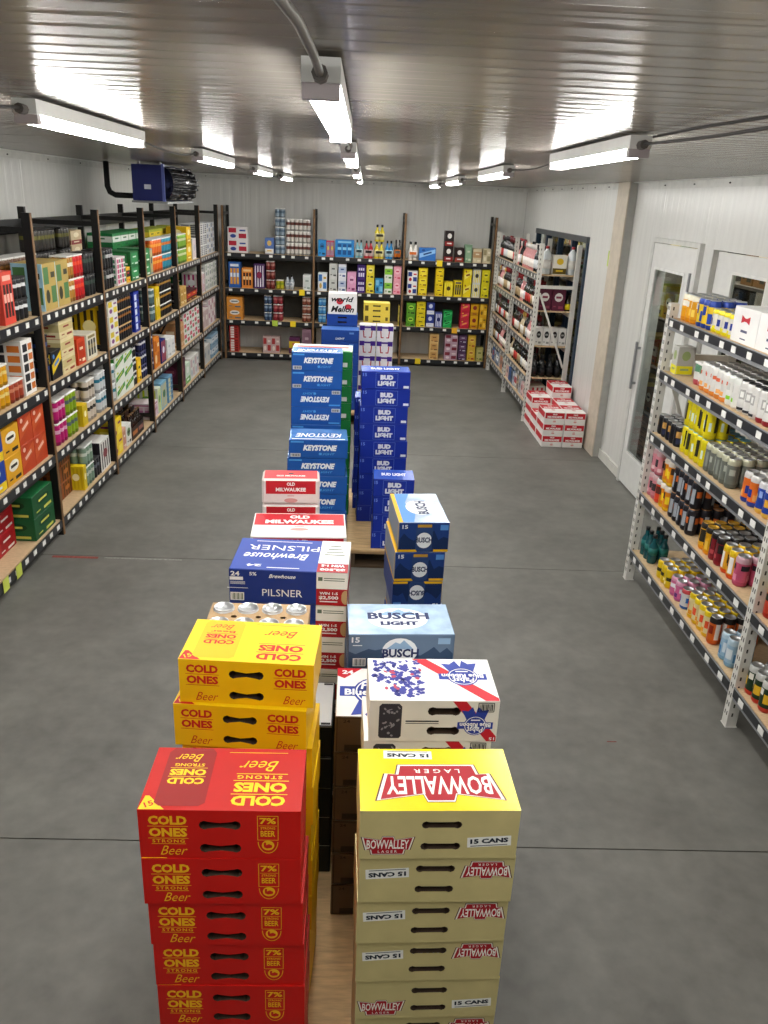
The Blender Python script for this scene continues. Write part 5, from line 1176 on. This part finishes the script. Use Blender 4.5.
# ---------------------------------------------------------------- right rack: loose cans in rows
RSH = ['top shelf', 'second shelf', 'third shelf', 'fourth shelf', 'bottom shelf']
def C(body, top, foot, patches=(), tall=True, lid='#c9cbcd', r=.0330):
    return can_kind(r, .154 if tall else .122, [(0, .16, foot), (.16, .78, body), (.78, 1, top)], lid, patches)
WHT = '#e4e3df'
cans = {
 'gold': C('#e9a412', '#e8e2cc', '#d98a0a', [(0, 60, .55, .75, '#f3efe2'), (60, 40, .25, .5, '#f6d25a')]),
 'bluyel': C('#e9c52a', '#1f3f9a', '#1b3a90', [(0, 50, .2, .55, '#1f3f9a'), (50, 40, .45, .75, '#1f3f9a')]),
 'yelblu': C('#dcd9cf', '#e6d21a', '#e6d812', [(0, 70, .32, .60, '#26378a'), (60, 30, .16, .30, '#e6d812')], False),
 'whtorange': C(WHT, WHT, '#e08a3a', [(0, 80, .58, .70, '#d8694a'), (40, 50, .20, .34, '#e8a860')]),
 'whtgreen': C(WHT, '#dfe2dc', WHT, [(0, 60, .5, .72, '#c9c9c5'), (20, 50, .2, .32, '#86c42a')]),
 'swirl': C('#dfdedb', '#d6d5d2', '#c9c8c6', [(0, 60, .42, .72, '#a9a8a6'), (0, 34, .48, .66, '#e6e5e2'), (0, 80, .08, .16, '#26262c')], True, '#4a4a4c'),
 'swirlred': C('#dfdedb', '#d6d5d2', '#8a1f2a', [(0, 60, .42, .72, '#a9a8a6'), (0, 34, .48, .66, '#e6e5e2')], True, '#4a4a4c'),
 'black6': C('#17181c', '#17181c', '#17181c', [(0, 60, .45, .75, '#b58a4a'), (0, 40, .15, .4, '#2a2f4a')], False),
 'brightyel': C('#e3d312', '#e3d312', '#d9c80e', [(0, 36, .25, .85, '#2a2a18'), (60, 24, .3, .6, '#cfe0d0')], True, '#7fc4e0'),
 'olivgrey': C('#6f746c', '#b9b9a0', '#5f645d', [(0, 50, .45, .65, '#a9ada2'), (60, 20, .2, .7, '#8a8f86')]),
 'darkolive': C('#34362c', '#4a4a2a', '#26281f', [(0, 60, .3, .6, '#7a7a2a')]),
 'oranblu': C('#e8742a', '#d8d6d2', '#2a3f9a', [(0, 60, .3, .55, '#23368a'), (60, 30, .2, .4, '#f0a45a')]),
 'bluoran': C('#2446a8', '#d8d8dc', '#e0b04a', [(0, 50, .35, .58, '#e0a83a'), (60, 30, .5, .7, '#8fa8e0')]),
 'pinktall': C('#d88a96', '#c9a4a8', '#c26a78', [(0, 70, .35, .65, '#3a3236'), (60, 40, .15, .3, '#e9c2c6')]),
 'redtall': C('#dd4a30', '#d8d4d0', '#c83a24', [(0, 60, .4, .7, '#5a2a24'), (60, 40, .2, .35, '#f08a60')]),
 'oranyel': C('#e58a1a', '#e0d6c8', '#e8b41a', [(0, 60, .3, .6, '#f2cf2a'), (60, 40, .5, .75, '#3a2a1c')]),
 'blackcop': C('#1c1b22', '#26252c', '#1c1b22', [(0, 50, .45, .68, '#c9652a'), (60, 40, .2, .75, '#9aa0a8')], True, '#c08a5a'),
 'yelgold': C('#e6a81a', '#2a2622', '#e08f14', [(0, 60, .3, .75, '#2f2a20'), (60, 30, .2, .5, '#f0c44a')], True, '#d9a83a'),
 'maroonblk': C('#7a1a26', '#1f1b1e', '#8a1f2c', [(0, 70, .45, .75, '#26201f'), (60, 40, .25, .4, '#b84a50')]),
 'whtyel': C('#e6a92a', '#e9c41f', '#d8501a', [(0, 40, .2, .75, '#e9e6de'), (70, 40, .4, .7, '#3a2a1a')]),
 'pinkfat': C('#c9577a', '#d0a8b4', '#b84a6c', [(0, 70, .55, .72, '#26222a'), (40, 40, .2, .4, '#e08aa4')], True, '#c9cbcd', .036),
 'yelshort': C('#e3c21a', '#e3c21a', '#dcb60f', [(0, 80, .40, .58, '#3a3420'), (60, 40, .2, .35, '#fff0a0')], False),
 'pinkwht': C('#d86a9a', '#e0a0bc', '#b85a94', [(0, 70, .45, .65, '#e8e2e6'), (50, 40, .2, .4, '#6a3a7a')], False),
 'whtblue': C('#d8dade', '#c24a50', '#2a5fb0', [(0, 60, .35, .6, '#2a6ac0')], False),
 'yelfruit': C('#e8d8a0', '#e6c81a', '#e6b41a', [(0, 70, .35, .62, '#d8522a'), (60, 40, .18, .34, '#e89a2a')]),
 'oranblk': C('#d8641a', '#26201c', '#c8561a', [(0, 40, .2, .78, '#e0d6cc'), (60, 40, .4, .7, '#8a2a14')]),
 'paleblue': C('#9cc0da', '#b8d0e0', '#7aa8cc', [(0, 60, .3, .65, '#d6e2ea'), (60, 30, .2, .5, '#4a86b8')]),
 'greenyel': C('#1f3a22', '#c9c9c5', '#c23a2a', [(0, 60, .3, .6, '#e0b42a'), (60, 40, .55, .75, '#e6e2d6')]),
 'redyel': C('#c4402a', '#e3c61f', '#a82a20', [(0, 60, .55, .75, '#1f2a1c'), (60, 40, .2, .45, '#e69a4a')]),
 'navyred': C('#26348a', '#c9cbcd', '#b8283a', [(0, 60, .4, .65, '#e0d6c8'), (60, 40, .2, .4, '#d84a2a')]),
}
# (shelf, px from, px to, can, rows, levels on the first rows, description)
RTAB = [
 (0, 679, 694, 'gold', 3, 1, 'tall gold can'), (0, 694, 708, 'bluyel', 3, 1, 'tall blue and yellow can'), (0, 708, 732, 'yelblu', 4, 1, 'short white and yellow can'),
 (1, 697, 721, 'whtorange', 5, 1, 'tall white can with orange foot'), (1, 721, 731, 'whtgreen', 4, 1, 'tall white green-marked can'), (1, 731, 752, 'swirl', 4, 1, 'white dark-footed swirl can'), (1, 752, 772, 'swirlred', 4, 1, 'white red-footed swirl can'),
 (2, 655, 676, 'black6', 2, 1, 'short black bronze-printed can'), (2, 678, 700, 'brightyel', 4, 2, 'tall bright yellow can'), (2, 701, 729, 'olivgrey', 4, 1, 'tall grey-green can'), (2, 738, 751, 'oranblu', 3, 1, 'tall orange can with blue foot'), (2, 752, 772, 'bluoran', 3, 1, 'tall blue can with orange foot'),
 (3, 640, 647, 'pinktall', 4, 2, 'tall pink can'), (3, 647, 656, 'redtall', 4, 1, 'tall red-orange can'), (3, 656, 666, 'oranyel', 4, 2, 'tall orange and yellow can'), (3, 666, 689, 'blackcop', 4, 2, 'tall black copper-lidded can'),
 (3, 696, 706, 'yelgold', 4, 1, 'tall amber gold-lidded can'), (3, 706, 718, 'maroonblk', 4, 1, 'tall maroon and black can'), (3, 718, 728, 'whtyel', 4, 1, 'tall yellow white-striped can'), (3, 729, 739, 'pinkfat', 2, 1, 'stout pink can'),
 (4, 655, 667, 'yelshort', 4, 1, 'short yellow black-banded can'), (4, 668, 678, 'pinkwht', 3, 1, 'short pink and white can'), (4, 678, 684, 'whtblue', 3, 1, 'short white can with blue foot'), (4, 685, 703, 'yelfruit', 4, 1, 'tall cream yellow-topped can'), (4, 703, 709, 'oranblk', 4, 1, 'tall orange black-topped can'), (4, 716, 728, 'paleblue', 2, 1, 'tall pale blue can'),
 (3, 752, 775, 'redyel', 3, 1, 'tall red can with yellow top'), (4, 742, 765, 'greenyel', 3, 1, 'tall dark green can'), (4, 766, 795, 'navyred', 3, 1, 'tall navy can with red foot'),
]
rng = random.Random(21); cur = {}
for si, p0, p1, key, rows, lev, desc in RTAB:
    k = cans[key]; z = ZR[si]; X = 1.808+.035
    a = min(solve_y(p0, X, z), cur.get(si, 9)); b = solve_y(p1, X, z); pitch = k.w+.0015
    n = max(1, round((a-b)/pitch)); s = a
    where = f'{RSH[si]}, right rack'
    for c in range(n):
        s = s-k.w
        for u in UR:
            if s < u+.028 and s+k.w > u-.028: s = u-.030-k.w
        for w_ in range(rows):
            for l in range(lev):
                if l and (w_ > 1 or (z+2*k.h > (ZR[si-1]-.067 if si else 9))): continue
                x, y = fr_right(s+k.w/2, .030+k.w/2+w_*pitch)
                if x+k.w/2 > 1.808+.45-.055: continue
                k.inst((x, y, z+.0004+l*(k.h+.0008)), rng.randrange(4)*PI/2, f"{desc}, {ORD[c]} from far end, {'upper ' if l else 'lower ' if lev > 1 and w_ < 2 else ''}{ORD[w_]} row, {where}", f'{desc}, {where}')
        s -= .0015
    cur[si] = s-.004
# cartons on the right rack
WB = box_kind(.27, .135, .168, '#e2e1df', 'panel', '#e6e5e3', '#d6d5d3', faces=()); WB.parts = []
add(WB, 'red_emblem', '#b8202c', lambda p: (p.poly('front', [(-.045, .028), (-.01, .016), (.01, .016), (.045, .028), (.045, -.010), (.01, 0), (-.01, 0), (-.045, -.010)], 0, .02), p.poly('right', [(-.035, .028), (-.01, .016), (.01, .016), (.035, .028), (.035, -.010), (.01, 0), (-.01, 0), (-.035, -.010)], 0, .02)))
add(WB, 'dark_lettering', '#4a4e6a', lambda p: (p.rect('front', 0, -.026, .07, .012), p.rect('front', 0, -.062, .06, .006), p.rect('right', 0, -.026, .05, .012)))
s = cur[0]
for i in range(3):
    s -= WB.w+.004; x, y = fr_right(s+WB.w/2, .03+WB.d/2); 
    if abs(s+WB.w/2-UR[1]) < .2: s = UR[1]-.03-WB.w; x, y = fr_right(s+WB.w/2, .03+WB.d/2)
    WB.inst((x, y, ZR[0]+.0004), -PI/2, f"white eight-can carton with red emblem, {ORD[i]} from the far end, top shelf, right rack", 'white cartons on the right rack')
    x, y = fr_right(s+WB.w/2, .03+WB.d*1.5+.004); WB.inst((x, y, ZR[0]+.0004), -PI/2, f"white eight-can carton with red emblem, back row, {ORD[i]} from far end, right rack", 'white cartons on the right rack')
LEM = box_kind(.085, .10, .165, '#b9b8b2', 'foot', '#d9d01e', '#8fa06a'); x, y = fr_right(4.74, .09); LEM.inst((x, y, ZR[1]+.0004), -PI/2, 'small grey carton with lemon print, second shelf, right rack')
GP = can_pack(2, 2, [(0, .25, '#b8505a'), (.25, .6, WHT), (.6, 1, '#5a8a6a')], '#e4e4e0'); x, y = fr_right(4.42, .12); GP.inst((x, y, ZR[1]+.0004), -PI/2, 'green and white four-can pack, second shelf, right rack')
# teal bottles
TB = bottle_kind(.030, .19, .013, '#0f4a50', '#1f6a66', '#15171a', .022, 'drink_bottle', .3, .55)
for i in range(3):
    for j in range(2):
        x, y = fr_right(4.77-.068*i, .07+.068*j); TB.inst((x, y, ZR[4]+.0004), i*PI/2, f"teal bottle with black cap, {('nearest edge', 'second row')[j]}, {ORD[i]} from far end, bottom shelf, right rack", 'teal bottles on the right rack')

# ---------------------------------------------------------------- bottle rack at the far right
WSH = ['top shelf', 'second shelf', 'third shelf', 'fourth shelf', 'bottom shelf']
wines = [
 (bottle_kind(.037, .283, .015, '#18120f', '#e6e0d2', '#5a1018', .055), 'dark wine bottle with cream label'),
 (bottle_kind(.037, .283, .015, '#3a0f18', '#d8d4d0', '#7a1a28', .055), 'burgundy wine bottle with white label'),
 (bottle_kind(.037, .272, .015, '#20261a', '#b8322c', '#1a1a1c', .05), 'green-black wine bottle with red label'),
 (bottle_kind(.038, .262, .015, '#b9a88a', '#e8e4dc', '#c9a24a', .05), 'pale wine bottle with white label'),
 (bottle_kind(.037, .283, .015, '#15161c', '#cfd2d6', '#26262a', .05), 'black wine bottle with silver label'),
 (bottle_kind(.037, .272, .015, '#c98a8a', '#eee6e2', '#d8d4d0', .05), 'rose wine bottle with white label'),
 (bottle_kind(.037, .283, .015, '#1a1414', '#a8906a', '#9a1f24', .055), 'black wine bottle with tan label'),
]
rg = random.Random(17)
for si, z in enumerate(ZW):
    room = (ZW[si-1]-.068-z) if si else 9
    for w_ in range(2):
        s = 9.22 if w_ == 0 else 9.25; q = 0
        while s < 11.86:
            i = rg.randrange(len(wines)); k, de = wines[i]; n = rg.randint(1, 2)
            if room < .285: break
            for _ in range(n):
                sk = clear_posts(s, k.w, UW, .03)
                if sk+k.w > 11.88: s = 99; break
                x, y = fr_wine(sk+k.w/2, .035+k.w/2+w_*.09); k.inst((x, y, z+.0004), rg.randrange(4)*PI/2, f"{de}, {ORD[q]} from near end, {('front', 'back')[w_]} row, {WSH[si]}, bottle rack", f'bottles on the {WSH[si]} of the bottle rack'); q += 1; s = sk+k.w+rg.uniform(.010, .05)
    if room < .285:
        s = 9.06 if si == 4 else 9.22; cols = ['#d8d6d0', '#2f5fa0', '#c9ccd0', '#7a8fb0', '#e2dccf', '#b8a07a', '#3a4a5a', '#d6b8b8']; q = 0
        while s < 11.7:
            c = cols[(q*3+si) % 8]; w = rg.choice((.12, .16, .2)); k = box_kind(w, .22, rg.uniform(.16, .19), c, rg.choice(('band', 'oval', 'bars', 'blocks')), rg.choice(('#eeeeee', '#26304a', '#b8323a')), '#55585f')
            s = clear_posts(s, w, UW, .03); x, y = fr_wine(s+w/2, .03+.11)
            k.inst((x, y, z+.0004), -PI/2, f'wine box on the {WSH[si]} of the far right rack, {ORD[q]} from near end', f'wine boxes on the {WSH[si]}'); s += w+.006; q += 1
# what faces the camera at the rack end
def end_put(k, X, Yy, z, label, group=None): k.inst((X, Yy+k.d/2, z+.0004), 0, label, group)
JUG = Kind('spirit_jug', 'bottle', .11, .11, .29, lathe('bottle', [(.05, 0, 0), (.054, .008, 0), (.054, .19, 0), (.042, .225, 0), (.018, .25, 0), (.018, .28, 0), (.016, .282, 0)], [mat('#c9d0d2', .08, 0, .03)], 14), [('label', label_band(.054, .06, .15, '#e4e2dc', 14)), ('cap', cap_mesh(.018, .262, .288, '#9a1f2a'))])
end_put(JUG, 1.96, 9.02, ZW[0], 'large clear bottle with red cap at the left of the top shelf end', 'large clear bottles')
end_put(JUG, 2.24, 9.02, ZW[0], 'large clear bottle with red cap at the right of the top shelf end', 'large clear bottles')
YB_ = box_kind(.15, .12, .20, '#e6e2d4', 'foot', '#5a4a14', '#d9b428', faces=('front',)); end_put(YB_, 2.10, 9.02, ZW[0], 'white and yellow spirit box between two large clear bottles')
for i, X in enumerate((1.98, 2.13)):
    k = box_kind(.145, .14, .23, '#5a1c34', 'oval', '#e2dcd8', '#8a3a50', faces=('front',)); end_put(k, X, 9.02, ZW[1], f"maroon wine box with white print, {('left', 'right')[i]} at the rack end", 'maroon wine boxes at the rack end')
k = bottle_kind(.04, .19, .018, '#26221c', '#e3cf1e', '#141414', .03, 'drink_bottle', .08, .4); end_put(k, 2.25, 9.02, ZW[1], 'dark bottle with yellow label beside the maroon wine boxes')
for i in range(4):
    k = box_kind(.082, .14, .19, '#d8d6d2', 'oval', '#1a1a1c', '#8a8a88', faces=('front',)); end_put(k, 1.955+.088*i, 9.02, ZW[2], f"white wine box with black oval, {ORD[i]} from left at the rack end", 'white wine boxes at the rack end')
dk = bottle_kind(.035, .235, .014, '#121214', '#1c1c1f', '#141416', .05)
for i in range(4):
    for j in range(2): dk.inst((1.955+.088*i, 9.065+.085*j, ZW[3]+.0004), 0, f"black bottle, {ORD[i]} from left, {('front', 'back')[j]} row, fourth shelf rack end", 'black bottles at the rack end')

# ---------------------------------------------------------------- red and white cartons by the wall
for (cx, cy, n, nm) in ((1.975, 8.105, 3, 'front left'), (2.19, 8.105, 3, 'front right'), (1.972, 8.441, 2, 'middle left'), (2.19, 8.441, 3, 'middle right'), (1.976, 8.775, 3, 'rear left'), (2.19, 8.775, 4, 'rear right')):
    for i in range(n):
        t = n-1-i; OLD15.inst((cx+random.uniform(-.002, .002), cy, .0006+i*(OLD15.h+.0012)), 0, f"red and white carton by the wall, {nm} stack, {('topmost' if t == 0 else ORD[t]+' from top')}", 'red and white cartons by the wall')

# ---------------------------------------------------------------- yellow and green sale tags, floor marks
def flag(fr, s, z, hx, label, d=-.008):
    o = ob('sale_tag', fb(MB(), fr, s-.04, s+.04, d, d+.0015, z-.07, z+.012).mesh('sale_tag', mat(hx, .5, 0, .04))); props(o, label, 'tag', 'sale tags')
for px, sh, hx, de in ((275, 2, '#b9d24a', 'lime sale tag on the third shelf, left bay of the back rack'), (292+1, 2, '#f0d21e', 'yellow sale tag on the third shelf, left bay of the back rack'),
                       (302, 1, '#f0d21e', 'yellow sale tag on the second shelf, left bay of the back rack'), (440, 0, '#f0d21e', 'yellow sale tag on the top shelf, right bay of the back rack'),
                       (455, 2, '#f0b41e', 'amber sale tag on the third shelf, right bay of the back rack'), (418, 3, '#f0d21e', 'yellow sale tag on the bottom shelf, right bay of the back rack')):
    flag(fr_back, at(px, [256, 290, 322, 355][sh], Y=12.03).x, ZB[sh]-.0, hx, de)
for px, de in ((18, 'nearer'), (-1+6, 'nearest')):
    flag(fr_left, solve_y(px, -2.05, .1), ZL[3], '#cfdc5a', f'{de} lime sale tag on the bottom shelf of the left rack')
p = at(610, 259, X=XR_FAR-.004); o = ob('wall_sticker', boxmesh('wall_sticker', XR_FAR-.004, XR_FAR-.0008, p.y-.08, p.y+.08, p.z-.07, p.z+.07, mat('#b5cf2a', .5))); props(o, 'lime green sticker on the white wall above the red cartons', 'sticker')
o = ob('floor_tape', boxmesh('floor_tape', -2.0, -1.70, 4.915, 4.945, .0003, .0009, mat('#8a4038', .7, 0, .3, 60))); props(o, 'worn red tape strip on the floor by the left rack', 'tape')
o = ob('floor_tape', boxmesh('floor_tape', -1.66, -1.15, 4.925, 4.940, .0003, .0009, mat('#8f8f8a', .7, 0, .3, 60))); props(o, 'worn white tape strip on the floor beyond the red one', 'tape')
o = ob('floor_scuff', boxmesh('floor_scuff', 1.195, 1.24, 3.085, 3.092, .0003, .0008, mat('#7a4038', .7, 0, .3, 60))); props(o, 'small red scuff on the floor before the right rack', 'scuff')

# ---------------------------------------------------------------- shop beyond the glass
def store_shelf(y0, y1, label):
    t = thing('store_shelf', label, 'shelf', (2.80, 0, 0))
    for z in (.12, .55, .98, 1.41, 1.84): ob('shelf_board', boxmesh('shelf_board', -.15, .15, y0, y1, z-.02, z, mat('#4a4238', .6)), t)
    for yy in (y0-.02, y1): ob('side_panel', boxmesh('side_panel', -.15, .15, yy, yy+.02, .001, 2.1, mat('#3a352e', .6)), t)
store_shelf(8.7, 12.4, 'dark shop shelf behind the row of glass doors')
store_shelf(6.55, 8.3, 'dark shop shelf behind the tall cooler door window')
store_shelf(5.0, 6.2, 'dark shop shelf behind the recessed cooler door')
for (y0, y1, zs, nm) in ((8.75, 12.35, (.12, .55, .98, 1.41, 1.84), 'row of glass doors'), (6.6, 8.25, (.55, .98, 1.41, 1.84), 'tall door window, added as fill light'), (5.05, 6.15, (.98, 1.41, 1.84), 'recessed door window, added as fill light')):
    for zi, z in enumerate(zs):
        sy = y0; q = 0
        while sy < y1-.3:
            w = rg.choice((.18, .22, .28)); c = rg.choice(('#b8902a', '#8a7a2a', '#5a7a3a', '#a8501f', '#c9b84a', '#6a4a24', '#d0c8b0'))
            k = box_kind(w, .22, rg.uniform(.18, .30), c, rg.choice(('band', 'oval', 'bars')), '#e6dcc0', '#2a2a22', name='shop_carton')
            k.inst((2.80, sy+w/2, z+.0006), -PI/2, f"shop carton behind the {nm}, {ORD[zi]} shelf from bottom, {ORD[q]} nearest", f'shop cartons behind the {nm}'); sy += w+.02; q += 1
BRK = box_kind(.30, .2, .085, '#8a5a40', 'panel', '#a06c4e', '#5a3426', name='shop_carton')
for c_ in range(4):
    for l in range(4): BRK.inst((2.78, 6.75+.31*c_, .1206+l*.087), -PI/2, f'brown carton low behind the tall door window, {ORD[l]} layer, {ORD[c_]} nearest', 'brown cartons behind the door window')
for yy, de in ((10.4, 'row of glass doors'), (6.9, 'tall door window, added as fill light'), (5.3, 'recessed door window, added as fill light')):  # both door-window lamps are unseen, added to light the shop cartons
    t = thing('ceiling_light', f'shop tube light behind the {de}', 'ceiling light', (2.57, yy, ZC-.03), 0, 'shop tube lights')
    for nme, me in (('lens', lens_me), ('housing', hous_me), ('end_cap', cap_me), ('end_cap', cap2_me)): ob(nme, me, t)
    t['label'] = f'shop tube light behind the {de}'
